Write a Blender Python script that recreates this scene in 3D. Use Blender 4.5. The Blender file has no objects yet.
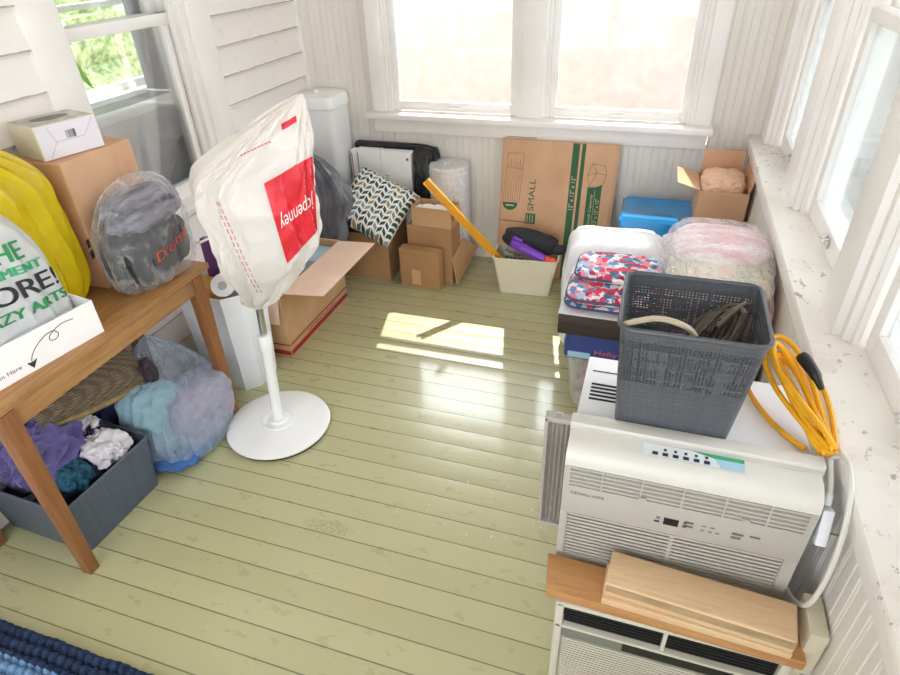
import bpy, bmesh, math, random
from mathutils import Vector, Matrix, Euler, noise
from mathutils.bvhtree import BVHTree

sc = bpy.context.scene
col = sc.collection
V = Vector
R = math.radians

# ------------------------------------------------------------------ camera, sky, sun, exposure
cam_d = bpy.data.cameras.new('camera')
cam = bpy.data.objects.new('camera', cam_d)
col.objects.link(cam)
cam_d.sensor_width = 36.0
cam_d.lens = 24.185
cam_d.clip_start = 0.02
cam.matrix_world = Matrix((
    (0.951042, -0.145717, 0.272554, 0.0),
    (0.307434, 0.536437, -0.785952, 0.0),
    (-0.031682, 0.831265, 0.554972, 1.55),
    (0, 0, 0, 1)))
sc.camera = cam

world = bpy.data.worlds.new('sky')
sc.world = world
world.use_nodes = True
wt = world.node_tree
bg = wt.nodes['Background']
bg.inputs[0].default_value = (0.90, 0.95, 1.0, 1)
# a hazy sky, brighter round the sun
_tc = wt.nodes.new('ShaderNodeTexCoord')
_dot = wt.nodes.new('ShaderNodeVectorMath')
_dot.operation = 'DOT_PRODUCT'
wt.links.new(_tc.outputs['Generated'], _dot.inputs[0])
_dot.inputs[1].default_value = V((-0.218, 1.0, 1.22)).normalized()
_mx = wt.nodes.new('ShaderNodeMath')
_mx.operation = 'MAXIMUM'
wt.links.new(_dot.outputs['Value'], _mx.inputs[0])
_pw = wt.nodes.new('ShaderNodeMath')
_pw.operation = 'POWER'
wt.links.new(_mx.outputs[0], _pw.inputs[0])
_pw.inputs[1].default_value = 5.0
_st = wt.nodes.new('ShaderNodeMath')
_st.operation = 'MULTIPLY_ADD'
wt.links.new(_pw.outputs[0], _st.inputs[0])
_st.inputs[1].default_value = 3.0
_st.inputs[2].default_value = 1.5
wt.links.new(_st.outputs[0], bg.inputs[1])

sun_d = bpy.data.lights.new('sun', 'SUN')
sun_d.energy = 11.0
sun_d.angle = R(0.4)
sun_d.color = (1.0, 0.93, 0.82)
sun = bpy.data.objects.new('sun', sun_d)
col.objects.link(sun)
sun.rotation_euler = V((0.218, -1.0, -1.22)).to_track_quat('-Z', 'Y').to_euler()
sun.location = (-1, 6, 7)

sc.view_settings.view_transform = 'Standard'
sc.view_settings.look = 'None'
sc.view_settings.exposure = 1.72
sc.view_settings.gamma = 1.0
sc.view_settings.use_curve_mapping = False
sc.cycles.use_denoising = True
sc.cycles.max_bounces = 12
sc.cycles.diffuse_bounces = 8
sc.cycles.transparent_max_bounces = 16
sc.cycles.caustics_reflective = False
sc.cycles.caustics_refractive = False
sc.cycles.sample_clamp_indirect = 6.0


def portal(name, loc, sx, sy, direction):
    d = bpy.data.lights.new(name, 'AREA')
    d.shape = 'RECTANGLE'
    d.size, d.size_y = sx, sy
    d.cycles.is_portal = True
    o = bpy.data.objects.new(name, d)
    col.objects.link(o)
    o.location = loc
    o.rotation_euler = V(direction).to_track_quat('-Z', 'Y').to_euler()


# ------------------------------------------------------------------ materials
def lin(h):
    if not isinstance(h, str):
        return tuple(h)
    h = h.lstrip('#')
    out = []
    for i in (0, 2, 4):
        c = int(h[i:i + 2], 16) / 255
        out.append(c / 12.92 if c <= 0.04045 else ((c + 0.055) / 1.055) ** 2.4)
    return tuple(out)


class NT:
    """small helper round a node tree"""
    def __init__(s, name):
        s.m = bpy.data.materials.new(name)
        s.m.use_nodes = True
        s.t = s.m.node_tree
        s.t.nodes.clear()
        s.out = s.n('ShaderNodeOutputMaterial')

    def n(s, kind, **kw):
        nd = s.t.nodes.new(kind)
        for k, v in kw.items():
            setattr(nd, k, v)
        return nd

    def put(s, sock, v):
        if isinstance(v, bpy.types.NodeSocket):
            s.t.links.new(v, sock)
        elif isinstance(v, (tuple, list)) and len(v) == 3 and sock.type == 'RGBA':
            sock.default_value = (*v, 1)
        else:
            sock.default_value = v

    def math(s, op, a, b=0.0, c=None):
        nd = s.n('ShaderNodeMath', operation=op)
        s.put(nd.inputs[0], a)
        s.put(nd.inputs[1], b)
        if c is not None:
            s.put(nd.inputs[2], c)
        return nd.outputs[0]

    def mix(s, f, a, b):
        nd = s.n('ShaderNodeMix', data_type='RGBA')
        s.put(nd.inputs[0], f)
        s.put(nd.inputs[6], a)
        s.put(nd.inputs[7], b)
        return nd.outputs[2]

    def coord(s, which='Object', scale=(1, 1, 1), rot=(0, 0, 0)):
        tc = s.n('ShaderNodeTexCoord')
        mp = s.n('ShaderNodeMapping')
        s.t.links.new(tc.outputs[which], mp.inputs[0])
        mp.inputs['Scale'].default_value = scale
        mp.inputs['Rotation'].default_value = rot
        return mp.outputs[0]

    def noise(s, vec, scale, detail=4, rough=0.55, dist=0.0):
        nd = s.n('ShaderNodeTexNoise')
        s.put(nd.inputs['Vector'], vec)
        nd.inputs['Scale'].default_value = scale
        nd.inputs['Detail'].default_value = detail
        nd.inputs['Roughness'].default_value = rough
        nd.inputs['Distortion'].default_value = dist
        return nd.outputs[0]

    def ramp(s, f, stops, const=False):
        nd = s.n('ShaderNodeValToRGB')
        s.put(nd.inputs[0], f)
        cr = nd.color_ramp
        if const:
            cr.interpolation = 'CONSTANT'
        while len(cr.elements) < len(stops):
            cr.elements.new(0.5)
        for e, (p, c) in zip(cr.elements, stops):
            e.position = p
            c = lin(c) if isinstance(c, str) else ((c, c, c) if not isinstance(c, (tuple, list)) else c)
            e.color = (*c, 1)
        return nd.outputs[0]

    def bump(s, h, strength=0.3, dist=0.01):
        nd = s.n('ShaderNodeBump')
        s.put(nd.inputs['Height'], h)
        nd.inputs['Strength'].default_value = strength
        nd.inputs['Distance'].default_value = dist
        return nd.outputs[0]

    def pbr(s, color, rough=0.5, metal=0.0, normal=None, spec=0.5, coat=0.0, sheen=0.0, trans=0.0, emit=None):
        p = s.n('ShaderNodeBsdfPrincipled')
        s.put(p.inputs['Base Color'], color)
        s.put(p.inputs['Roughness'], rough)
        s.put(p.inputs['Metallic'], metal)
        s.put(p.inputs['Specular IOR Level'], spec)
        if coat:
            p.inputs['Coat Weight'].default_value = coat
            p.inputs['Coat Roughness'].default_value = 0.08
        if sheen:
            p.inputs['Sheen Weight'].default_value = sheen
        if trans:
            p.inputs['Transmission Weight'].default_value = trans
        if normal is not None:
            s.put(p.inputs['Normal'], normal)
        return p.outputs[0]

    def done(s, shader):
        s.t.links.new(shader, s.out.inputs[0])
        return s.m

    def mixsh(s, f, a, b):
        nd = s.n('ShaderNodeMixShader')
        s.put(nd.inputs[0], f)
        s.t.links.new(a, nd.inputs[1])
        s.t.links.new(b, nd.inputs[2])
        return nd.outputs[0]


def mat(name, c, rough=0.5, var=0.06, scale=8, bump=0.0, bscale=60, metal=0.0, stretch=(1, 1, 1), c2=None,
        spec=0.5, coat=0.0, sheen=0.0, dist=0.004, detail=4, contrast=(0.3, 0.7)):
    t = NT(name)
    c = lin(c)
    a = tuple(x * (1 - var) for x in c)
    b = lin(c2) if c2 else tuple(min(1, x * (1 + var)) for x in c)
    vec = t.coord('Object', stretch)
    f = t.noise(vec, scale, detail)
    f = t.ramp(f, [(contrast[0], 0.0), (contrast[1], 1.0)])
    colr = t.mix(f, a, b)
    nrm = None
    if bump:
        nrm = t.bump(t.noise(vec, bscale, 5, 0.6), bump, dist)
    return t.done(t.pbr(colr, rough, metal, nrm, spec, coat, sheen))


def film(name, tint, opacity=0.45, rough=0.22, scale=14, edge=0.35):
    """thin plastic bag film: part see-through, part milky"""
    t = NT(name)
    vec = t.coord('Object')
    nz = t.noise(vec, scale, 5, 0.6, 0.6)
    nrm = t.bump(t.noise(vec, scale * 2.2, 5, 0.6, 1.0), 0.5, 0.012)
    p = t.pbr(lin(tint), rough, 0, nrm, 0.5)
    tl = t.n('ShaderNodeBsdfTranslucent')
    t.put(tl.inputs[0], lin(tint))
    body = t.mixsh(0.3, p, tl.outputs[0])
    tr = t.n('ShaderNodeBsdfTransparent')
    lw = t.n('ShaderNodeLayerWeight')
    lw.inputs[0].default_value = 0.4
    f = t.ramp(nz, [(0.48, 0.0), (0.72, 1.0)])
    f = t.math('MULTIPLY_ADD', f, 0.35, opacity)
    f = t.math('MULTIPLY_ADD', lw.outputs['Facing'], edge, f)
    f = t.math('MINIMUM', f, 1.0)
    return t.done(t.mixsh(f, tr.outputs[0], body))


def opaque_film(name, tint, rough=0.3, scale=12, trans=0.35, tint2=None):
    t = NT(name)
    vec = t.coord('Object')
    nz = t.noise(vec, scale, 5, 0.6, 0.6)
    nrm = t.bump(t.noise(vec, scale * 2.0, 5, 0.6, 1.0), 0.45, 0.012)
    colr = t.mix(nz, lin(tint), lin(tint2 or tint))
    p = t.pbr(colr, rough, 0, nrm, 0.5)
    tl = t.n('ShaderNodeBsdfTranslucent')
    t.put(tl.inputs[0], colr)
    return t.done(t.mixsh(trans, p, tl.outputs[0]))


def glass(name, dirt=0.05, dirt_scale=3.0, tint='ffffff'):
    t = NT(name)
    tr = t.n('ShaderNodeBsdfTransparent')
    gl = t.n('ShaderNodeBsdfGlossy')
    gl.inputs['Roughness'].default_value = 0.02
    fr = t.n('ShaderNodeFresnel')
    fr.inputs[0].default_value = 1.35
    a = t.mixsh(t.math('MULTIPLY', fr.outputs[0], 0.8), tr.outputs[0], gl.outputs[0])
    df = t.n('ShaderNodeBsdfDiffuse')
    t.put(df.inputs[0], lin(tint))
    tl = t.n('ShaderNodeBsdfTranslucent')
    t.put(tl.inputs[0], lin(tint))
    d = t.mixsh(0.6, df.outputs[0], tl.outputs[0])
    f = t.noise(t.coord('Object', (1, 1, 0.6)), dirt_scale, 6, 0.65)
    f = t.math('MULTIPLY', f, dirt * 2)
    return t.done(t.mixsh(f, a, d))


def wood(name, c, c2, rough=0.45, stretch=(1, 12, 12), scale=5):
    t = NT(name)
    vec = t.coord('Object', stretch)
    f = t.noise(vec, scale, 6, 0.6, 0.8)
    f2 = t.noise(vec, scale * 6, 3, 0.5)
    colr = t.mix(t.ramp(f, [(0.3, 0.0), (0.7, 1.0)]), lin(c), lin(c2))
    colr = t.mix(t.math('MULTIPLY', t.ramp(f2, [(0.55, 0.0), (0.75, 1.0)]), 0.35), colr, tuple(x * 0.6 for x in lin(c)))
    return t.done(t.pbr(colr, rough, 0, t.bump(f2, 0.12, 0.002)))


# paints, plastics and the like
M = {}
M['paint'] = mat('white_paint', 'f1edea', 0.42, 0.05, 3.0, 0.12, 40, c2='f7f5f3')
M['bead'] = mat('beadboard_paint', 'e6e0d8', 0.45, 0.07, 2.5, 0.1, 40, c2='f0ece6', stretch=(1, 1, 0.3))
M['black'] = mat('black_plastic', '17171a', 0.45, 0.2)
M['dark'] = mat('dark_void', '141416', 0.8, 0.1)
M['white_plastic'] = mat('white_plastic', 'f7f7f8', 0.32, 0.01)
M['fan_white'] = mat('fan_enamel', 'eeeeee', 0.3, 0.02, coat=0.3)
M['chrome'] = mat('steel_tube', 'c9c9c9', 0.25, 0.03, metal=1.0)
M['bin_grey'] = mat('trash_can_plastic', 'eceef3', 0.35, 0.03, 6)
M['card'] = mat('cardboard', 'bf966e', 0.8, 0.06, 6, 0.1, 120, c2='cca67e')
M['card_dark'] = mat('cardboard_dull', 'a98058', 0.8, 0.06, 6, 0.1, 120, c2='b48b62')
M['card_pink'] = mat('cardboard_rosy', 'cb9f7b', 0.8, 0.05, 6, 0.1, 120, c2='d5ad8b')
M['card_pale'] = mat('cardboard_pale', 'dcb8a0', 0.75, 0.05, 5, 0.05, 120, c2='e6c9b6')
M['red_print'] = mat('red_ink', '9c2430', 0.7, 0.08)
M['bag_red'] = mat('red_bag_ink', 'dc2a38', 0.4, 0.08, 20, 0.3, 30)
M['pink_ink'] = mat('faded_red_ink', 'd98f8f', 0.6, 0.1)
M['white_ink'] = mat('white_ink', 'f4f2ee', 0.5, 0.02)
M['green_print'] = mat('green_ink', '35623f', 0.75, 0.08)
M['ink'] = mat('dark_ink', '2b2b30', 0.6, 0.1)
M['brown_ink'] = mat('brown_ink', '7d5a3c', 0.8, 0.1)
M['cream_ink'] = mat('cream_ink', 'd9c9a4', 0.7, 0.05)
M['ac'] = mat('ac_plastic', 'd2cec7', 0.42, 0.03, 5)
M['ac_face'] = mat('ac_face_shaded', 'b7b2aa', 0.45, 0.03, 5)  # shade of the outward front put into the colour, darker than the hood
M['ac_metal'] = mat('ac_white_steel', 'e6e8ee', 0.35, 0.02)
M['ac_beige'] = mat('ac_beige_plastic', 'cbc6b8', 0.45, 0.04, 5)
M['ac_grey'] = mat('ac_grey_strip', '77776f', 0.5, 0.06)
M['curtain_grey'] = mat('accordion_vinyl', 'aaa39c', 0.5, 0.05, 8)
M['oak'] = wood('oak', '946840', 'b78a57', 0.35, (12, 1.2, 12), 4)
M['oak_leg'] = wood('oak_leg', '80522f', '99663c', 0.4, (12, 12, 1.2), 4)
M['pine'] = wood('pine', 'd6b38a', 'e2c49e', 0.55, (1.5, 14, 14), 4)
M['plank'] = wood('plank', 'b0794a', 'c69561', 0.5, (1.5, 14, 14), 4)
M['dark_wood'] = wood('dark_wood', '2c211d', '43332c', 0.4, (1.5, 14, 14), 4)
M['yellow'] = mat('yellow_plastic', 'e9a925', 0.35, 0.05, 6)
M['cable_yellow'] = mat('yellow_cable', 'dfa112', 0.4, 0.2, 14)
M['cable_dark'] = mat('dark_cable', '5b5146', 0.5, 0.35, 9)
M['cord_tan'] = mat('tan_cord', 'b3a48c', 0.5, 0.1)
M['cord_white'] = mat('white_cord', 'd8d6d0', 0.4, 0.04)
M['bin_cream'] = mat('cream_bin_plastic', 'e4dcc6', 0.45, 0.04, 5)
M['purple'] = mat('purple_plastic', '7b3fc0', 0.4, 0.08)
M['orange'] = mat('orange_plastic', 'f2583a', 0.4, 0.05)
M['blue_tote'] = mat('blue_gloss_plastic', '1f93dc', 0.25, 0.05, 3, coat=0.3)
M['lid_blue'] = mat('blue_lid_plastic', '2b3f86', 0.35, 0.05)
M['peach'] = mat('peach_paper', 'e9bfa3', 0.8, 0.08, 30, 0.4, 40)
M['steel'] = mat('grey_steel', '8d8c88', 0.4, 0.1, metal=0.8)
M['paper'] = mat('white_paper', 'f5f4f3', 0.7, 0.03, 10)
M['beige_box'] = mat('beige_plastic', 'cbc3ad', 0.5, 0.04)
M['ext_wall'] = mat('neighbour_wall', '918480', 0.9, 0.03, 9, c2='9c908c')
M['concrete'] = mat('concrete', 'bdb8ad', 0.9, 0.08, 3)
M['lawn'] = mat('shaded_lawn', '4d5a50', 0.95, 0.25, 8, c2='6c7a72')
M['hedge'] = mat('hedge_leaves', '6f9a52', 0.8, 0.5, 14, c2='cfe0a8', bump=0.8, bscale=20, dist=0.05)
M['couch'] = mat('grey_upholstery', 'd2d4d6', 0.9, 0.08, 12, 0.4, 160, sheen=0.3)
M['room'] = mat('inner_room_paint', 'cfd2cf', 0.7, 0.04)
M['curtain'] = mat('grey_curtain', '7d8690', 0.8, 0.08)
M['leaf'] = mat('leaf_green', '86c63b', 0.5, 0.1)
M['glass'] = glass('window_glass', 0.008)
M['dirty_glass'] = glass('dusty_window_glass', 0.13, 5.0, 'dfe6e6')
M['clear'] = film('clear_bag_film', 'f2f2f6', 0.10, 0.12, 16, 0.28)
M['clear2'] = film('comforter_bag_film', 'f6f2f6', 0.14, 0.12, 22, 0.22)
M['blue_film'] = film('blue_bag_film', 'c2d2e8', 0.22, 0.15, 7, 0.3)
M['tub_clear'] = film('clear_tub_plastic', 'f6f5f3', 0.20, 0.2, 5, 0.25)
M['bubble'] = film('bubble_wrap', 'f0eef0', 0.75, 0.25, 40, 0.2)
M['white_bag'] = opaque_film('white_bag_film', 'f1eae6', 0.35, 10, 0.3, 'fbf8f5')
M['print_bag'] = opaque_film('printed_bag_film', 'd9dde2', 0.3, 8, 0.25, 'eef0f2')
M['bed_bag'] = opaque_film('bedding_bag_film', 'eff0f6', 0.25, 8, 0.2, 'ffffff')
M['yellow_bag'] = opaque_film('yellow_bag_film', 'f6e01c', 0.28, 9, 0.35, 'd9c010')
M['black_bag'] = opaque_film('black_bag_film', '5e5e66', 0.12, 12, 0.04, '85858e')
M['black_bag2'] = opaque_film('deep_black_bag_film', '1d1d20', 0.25, 10, 0.02, '2a2a2e')
M['towel_blue'] = mat('light_blue_towel', '86a5b4', 0.95, 0.10, 30, 0.5, 110, sheen=0.3)
M['towel_grey'] = mat('lilac_grey_towel', '9594a6', 0.95, 0.12, 40, 0.5, 110, sheen=0.3)
M['lavender'] = mat('lavender_towel', '5f578d', 0.95, 0.18, 26, 0.6, 120, sheen=0.3)
M['cloth_white'] = mat('white_cloth', 'dcd7dc', 0.9, 0.08, 20, 0.4, 60)
M['cloth_dark'] = mat('dark_cloth', '252338', 0.9, 0.3, 20, 0.4, 60)
M['cloth_teal'] = mat('teal_cloth', '23566c', 0.9, 0.2, 20, 0.4, 60)
M['cloth_navy'] = mat('navy_cloth', '1f2a4d', 0.85, 0.3, 20, 0.4, 60)
M['cloth_black'] = mat('black_cloth', '2b2b2e', 0.85, 0.3, 18, 0.4, 50)
M['cloth_grey'] = mat('grey_lilac_cloth', 'a3a1b2', 0.85, 0.2, 3, 0.4, 50, c2='45434e', stretch=(9, 1.2, 9), contrast=(0.45, 0.62))  # dark streaks paint the shade between folds
M['towel_deep'] = mat('deep_blue_towel', '3f6aa6', 0.95, 0.2, 30, 0.8, 110)
M['pack_purple'] = mat('purple_pack', '6a2f86', 0.3, 0.1, 12)
M['maroon'] = mat('maroon_box', '3f1c22', 0.6, 0.1)
M['comf_pink'] = mat('pink_quilt', 'e9bcc0', 0.9, 0.07, 14, 0.3, 30)
M['comf_white'] = mat('pale_quilt', 'efe6e2', 0.9, 0.07, 14, 0.3, 30, c2='ead0d0')
M['comf_stripe'] = mat('striped_quilt', 'e9b9c0', 0.9, 0.07, 9, 0.3, 30, c2='f4eef0', stretch=(0.5, 2.2, 1), contrast=(0.42, 0.58))
M['sticker_white'] = mat('sticker_white', 'e4e8ec', 0.4, 0.03)
M['sticker_green'] = mat('sticker_green', '3aa877', 0.4, 0.05)
M['sticker_blue'] = mat('sticker_blue', 'a6cbe0', 0.4, 0.06)
M['amber'] = mat('amber_plastic', 'd9a441', 0.4, 0.1)
M['red_stuff'] = mat('rusty_red_fabric', '9a5446', 0.8, 0.2, 20)


def m_floor():
    t = NT('painted_floorboards')
    tc = t.n('ShaderNodeTexCoord')
    sx = t.n('ShaderNodeSeparateXYZ')
    t.put(sx.inputs[0], tc.outputs['Object'])
    x, y = sx.outputs[0], sx.outputs[1]
    b = t.math('DIVIDE', t.math('ADD', y, 10.0 - 0.036), 0.0815)
    idx = t.math('FLOOR', b)
    fr = t.math('FRACT', b)
    d = t.math('ABSOLUTE', t.math('SUBTRACT', fr, 0.5))        # 0.5 at the seam
    wob = t.noise(t.coord('Object', (6, 6, 6)), 4, 3)
    thr = t.math('MULTIPLY_ADD', wob, 0.02, 0.468)
    seam = t.math('GREATER_THAN', d, thr)
    wn = t.n('ShaderNodeTexWhiteNoise', noise_dimensions='1D')
    t.put(wn.inputs['W'], idx)
    base = t.mix(wn.outputs[0], lin('b1ae85'), lin('bab78e'))
    mott = t.ramp(t.noise(t.coord('Object', (0.6, 1.5, 1)), 2.2, 3, 0.5), [(0.2, 0.0), (0.8, 1.0)])
    base = t.mix(t.math('MULTIPLY', mott, 0.12), base, lin('c0bc96'))
    # worn grey patches and pale flecks of old paint
    wear = t.noise(t.coord('Object', (1, 2.4, 1)), 1.7, 2)
    wear = t.ramp(wear, [(0.62, 0.0), (0.78, 1.0)])
    grain = t.ramp(t.noise(t.coord('Object', (20, 60, 20)), 6, 3), [(0.5, 0.0), (0.6, 1.0)])
    base = t.mix(t.math('MULTIPLY', t.math('MULTIPLY', wear, grain), 0.4), base, lin('9a8f7c'))
    fleck = t.ramp(t.noise(t.coord('Object', (9, 5, 9)), 6, 2), [(0.76, 0.0), (0.78, 1.0)])
    base = t.mix(t.math('MULTIPLY', fleck, 0.1), base, lin('e4e2cc'))
    sc_ = t.ramp(t.noise(t.coord('Object', (3, 30, 3)), 5, 3), [(0.2, 1.0), (0.26, 0.0)])
    base = t.mix(t.math('MULTIPLY', sc_, 0.2), base, lin('7d7657'))
    # one scuffed patch worn through the paint, a scatter of white paint drips
    du = t.math('DIVIDE', t.math('ADD', x, 0.80), 0.10)
    dv = t.math('DIVIDE', t.math('SUBTRACT', y, 1.065), 0.030)
    rad = t.math('ADD', t.math('MULTIPLY', du, du), t.math('MULTIPLY', dv, dv))
    speck = t.ramp(t.noise(t.coord('Object', (1, 1.5, 1)), 110, 3), [(0.42, 0.0), (0.6, 1.0)])
    k = t.math('MULTIPLY', t.ramp(rad, [(0.3, 1.0), (1.0, 0.0)]), speck)
    base = t.mix(t.math('MULTIPLY', k, 0.6), base, lin('8f7f66'))
    du = t.math('DIVIDE', t.math('ADD', x, 0.40), 0.30)
    dv = t.math('DIVIDE', t.math('SUBTRACT', y, 1.27), 0.14)
    rad = t.math('ADD', t.math('MULTIPLY', du, du), t.math('MULTIPLY', dv, dv))
    drip = t.ramp(t.noise(t.coord('Object', (1.2, 0.7, 1)), 55, 2), [(0.70, 0.0), (0.72, 1.0)])
    k = t.math('MULTIPLY', t.ramp(rad, [(0.6, 1.0), (1.0, 0.0)]), drip)
    base = t.mix(t.math('MULTIPLY', k, 0.7), base, lin('ecebe0'))
    colr = t.mix(t.math('MULTIPLY', seam, 0.8), base, lin('5f5539'))
    rg = t.math('MULTIPLY_ADD', t.noise(t.coord('Object', (2, 4, 2)), 6, 5), 0.20, 0.20)
    # boards cup a little; fine brush marks along them
    cup = t.math('POWER', t.math('MULTIPLY', d, 2.0), 2.0)
    brush = t.noise(t.coord('Object', (5, 40, 5)), 4, 4)
    blot = t.noise(t.coord('Object', (1, 1, 1)), 26, 4)
    h = t.math('MULTIPLY_ADD', brush, 0.22, t.math('MULTIPLY', cup, -0.5))
    h = t.math('MULTIPLY_ADD', blot, 0.004, h)
    h = t.math('SUBTRACT', h, seam)
    return t.done(t.pbr(colr, rg, 0, t.bump(h, 0.55, 0.004), 0.6, 0.6))


M['floor'] = m_floor()


def m_siding():
    t = NT('siding_paint')
    tc = t.n('ShaderNodeTexCoord')
    sx = t.n('ShaderNodeSeparateXYZ')
    t.put(sx.inputs[0], tc.outputs['Object'])
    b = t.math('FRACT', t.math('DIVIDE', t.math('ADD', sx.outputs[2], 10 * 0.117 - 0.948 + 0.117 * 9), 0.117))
    base = t.mix(t.noise(t.coord('Object', (1, 0.3, 1)), 4, 4), lin('ece5e1'), lin('f3efec'))
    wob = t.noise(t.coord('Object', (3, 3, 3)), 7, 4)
    # shadow line painted along each lap's lower edge
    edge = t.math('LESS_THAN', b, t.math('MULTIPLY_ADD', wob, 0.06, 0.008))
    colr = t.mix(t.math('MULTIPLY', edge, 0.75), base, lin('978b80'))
    scuff = t.ramp(t.noise(t.coord('Object', (1, 1, 1)), 18, 4), [(0.66, 0.0), (0.72, 1.0)])
    colr = t.mix(t.math('MULTIPLY', scuff, 0.25), colr, lin('cfc4b8'))
    return t.done(t.pbr(colr, 0.5))


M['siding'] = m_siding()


def m_chipped():
    t = NT('chipped_ledge_paint')
    vec = t.coord('Object')
    base = t.mix(t.noise(vec, 3, 4), lin('efe9e2'), lin('f6f3ef'))
    ch = t.ramp(t.noise(t.coord('Object', (1.6, 1, 1)), 34, 4, 0.6), [(0.61, 0.0), (0.64, 1.0)])
    big = t.ramp(t.noise(vec, 4.5, 3), [(0.42, 0.0), (0.58, 1.0)])
    colr = t.mix(t.math('MULTIPLY', t.math('MULTIPLY', ch, big), 0.7), base, lin('8d6f58'))
    stain = t.ramp(t.noise(vec, 7, 4), [(0.55, 0.0), (0.75, 1.0)])
    colr = t.mix(t.math('MULTIPLY', stain, 0.4), colr, lin('c4ab93'))
    return t.done(t.pbr(colr, 0.4, 0, t.bump(ch, 0.3, 0.002)))


M['ledge'] = m_chipped()


def m_weave(name, c, holes=False, cell=0.0054):
    """moulded woven-look plastic, in uv metres; with holes it lets light through the open cells high on the wall"""
    t = NT(name)
    uv = t.n('ShaderNodeTexCoord')
    sx = t.n('ShaderNodeSeparateXYZ')
    t.put(sx.inputs[0], uv.outputs['UV'])
    u, v = sx.outputs[0], sx.outputs[1]
    a = t.math('DIVIDE', u, cell)
    b = t.math('DIVIDE', v, cell)
    fa, fb = t.math('FRACT', a), t.math('FRACT', b)
    ga = t.math('ABSOLUTE', t.math('SUBTRACT', fa, 0.5))
    gb = t.math('ABSOLUTE', t.math('SUBTRACT', fb, 0.5))
    nz = t.n('ShaderNodeTexWhiteNoise', noise_dimensions='1D')
    t.put(nz.inputs['W'], t.math('FLOOR', a))
    nz2 = t.n('ShaderNodeTexWhiteNoise', noise_dimensions='1D')
    t.put(nz2.inputs['W'], t.math('FLOOR', b))
    cellid = t.n('ShaderNodeCombineXYZ')
    t.put(cellid.inputs[0], t.math('FLOOR', t.math('DIVIDE', a, 2.0)))
    t.put(cellid.inputs[1], t.math('FLOOR', t.math('DIVIDE', b, 2.0)))
    wn = t.n('ShaderNodeTexWhiteNoise', noise_dimensions='2D')
    t.put(wn.inputs['Vector'], cellid.outputs[0])
    weave = t.mix(t.math('GREATER_THAN', wn.outputs[0], 0.5), ga, gb)
    line = t.math('ADD', t.math('MULTIPLY', nz.outputs[0], 0.5), t.math('MULTIPLY', nz2.outputs[0], 0.5))
    base = t.mix(line, tuple(x * 0.85 for x in lin(c)), tuple(x * 1.15 for x in lin(c)))
    h = t.math('ADD', t.math('MULTIPLY', weave, 0.45), t.math('MULTIPLY', line, 0.9))
    sh = t.pbr(base, 0.42, 0, t.bump(h, 0.6, 0.003), 0.5)
    if holes:
        k = t.math('MULTIPLY', t.math('LESS_THAN', ga, 0.3), t.math('LESS_THAN', gb, 0.3))
        big = t.noise(t.coord('UV', (1, 1, 1)), 9, 2)
        lim = t.math('MULTIPLY_ADD', big, 1.2, 0.0)
        band = t.math('MULTIPLY', t.math('GREATER_THAN', v, 0.125), t.math('LESS_THAN', v, 0.222))
        k = t.math('MULTIPLY', k, band)
        k = t.math('MULTIPLY', k, t.math('LESS_THAN', line, t.math('SUBTRACT', lim, 0.02)))
        tr = t.n('ShaderNodeBsdfTransparent')
        sh = t.mixsh(k, sh, tr.outputs[0])
    return t.done(sh)


M['basket'] = m_weave('charcoal_basket', '54575d', True)
M['basket_blue'] = m_weave('slate_basket', '525c6a', False)


def m_floral():
    t = NT('floral_quilting')
    vec = t.coord('Object')
    w = t.n('ShaderNodeVectorMath', operation='ADD')
    nz = t.n('ShaderNodeTexNoise')
    t.put(nz.inputs['Vector'], vec)
    nz.inputs['Scale'].default_value = 40
    sc_ = t.n('ShaderNodeVectorMath', operation='SCALE')
    t.put(sc_.inputs[0], nz.outputs['Color'])
    sc_.inputs['Scale'].default_value = 0.02
    t.put(w.inputs[0], vec)
    t.put(w.inputs[1], sc_.outputs[0])
    vo = t.n('ShaderNodeTexVoronoi')
    t.put(vo.inputs['Vector'], w.outputs[0])
    vo.inputs['Scale'].default_value = 44
    sp = t.n('ShaderNodeSeparateColor')
    t.put(sp.inputs[0], vo.outputs['Color'])
    pal = t.ramp(sp.outputs[0], [(0.0, 'd9435f'), (0.16, 'e98a9c'), (0.3, 'f3eef2'), (0.42, '5b8fc4'), (0.56, 'a8c9de'),
                                 (0.74, '3f6f87'), (0.86, 'f2d0d4'), (0.93, 'b02c4a')], True)
    core = t.math('LESS_THAN', vo.outputs['Distance'], 0.72)
    colr = t.mix(core, lin('dfe0ee'), pal)
    quilt = t.noise(vec, 60, 2)
    return t.done(t.pbr(colr, 0.8, 0, t.bump(quilt, 0.4, 0.006)))


M['floral'] = m_floral()
M['floral_trim'] = mat('slate_blue_binding', '4c5a78', 0.8, 0.1)


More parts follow.
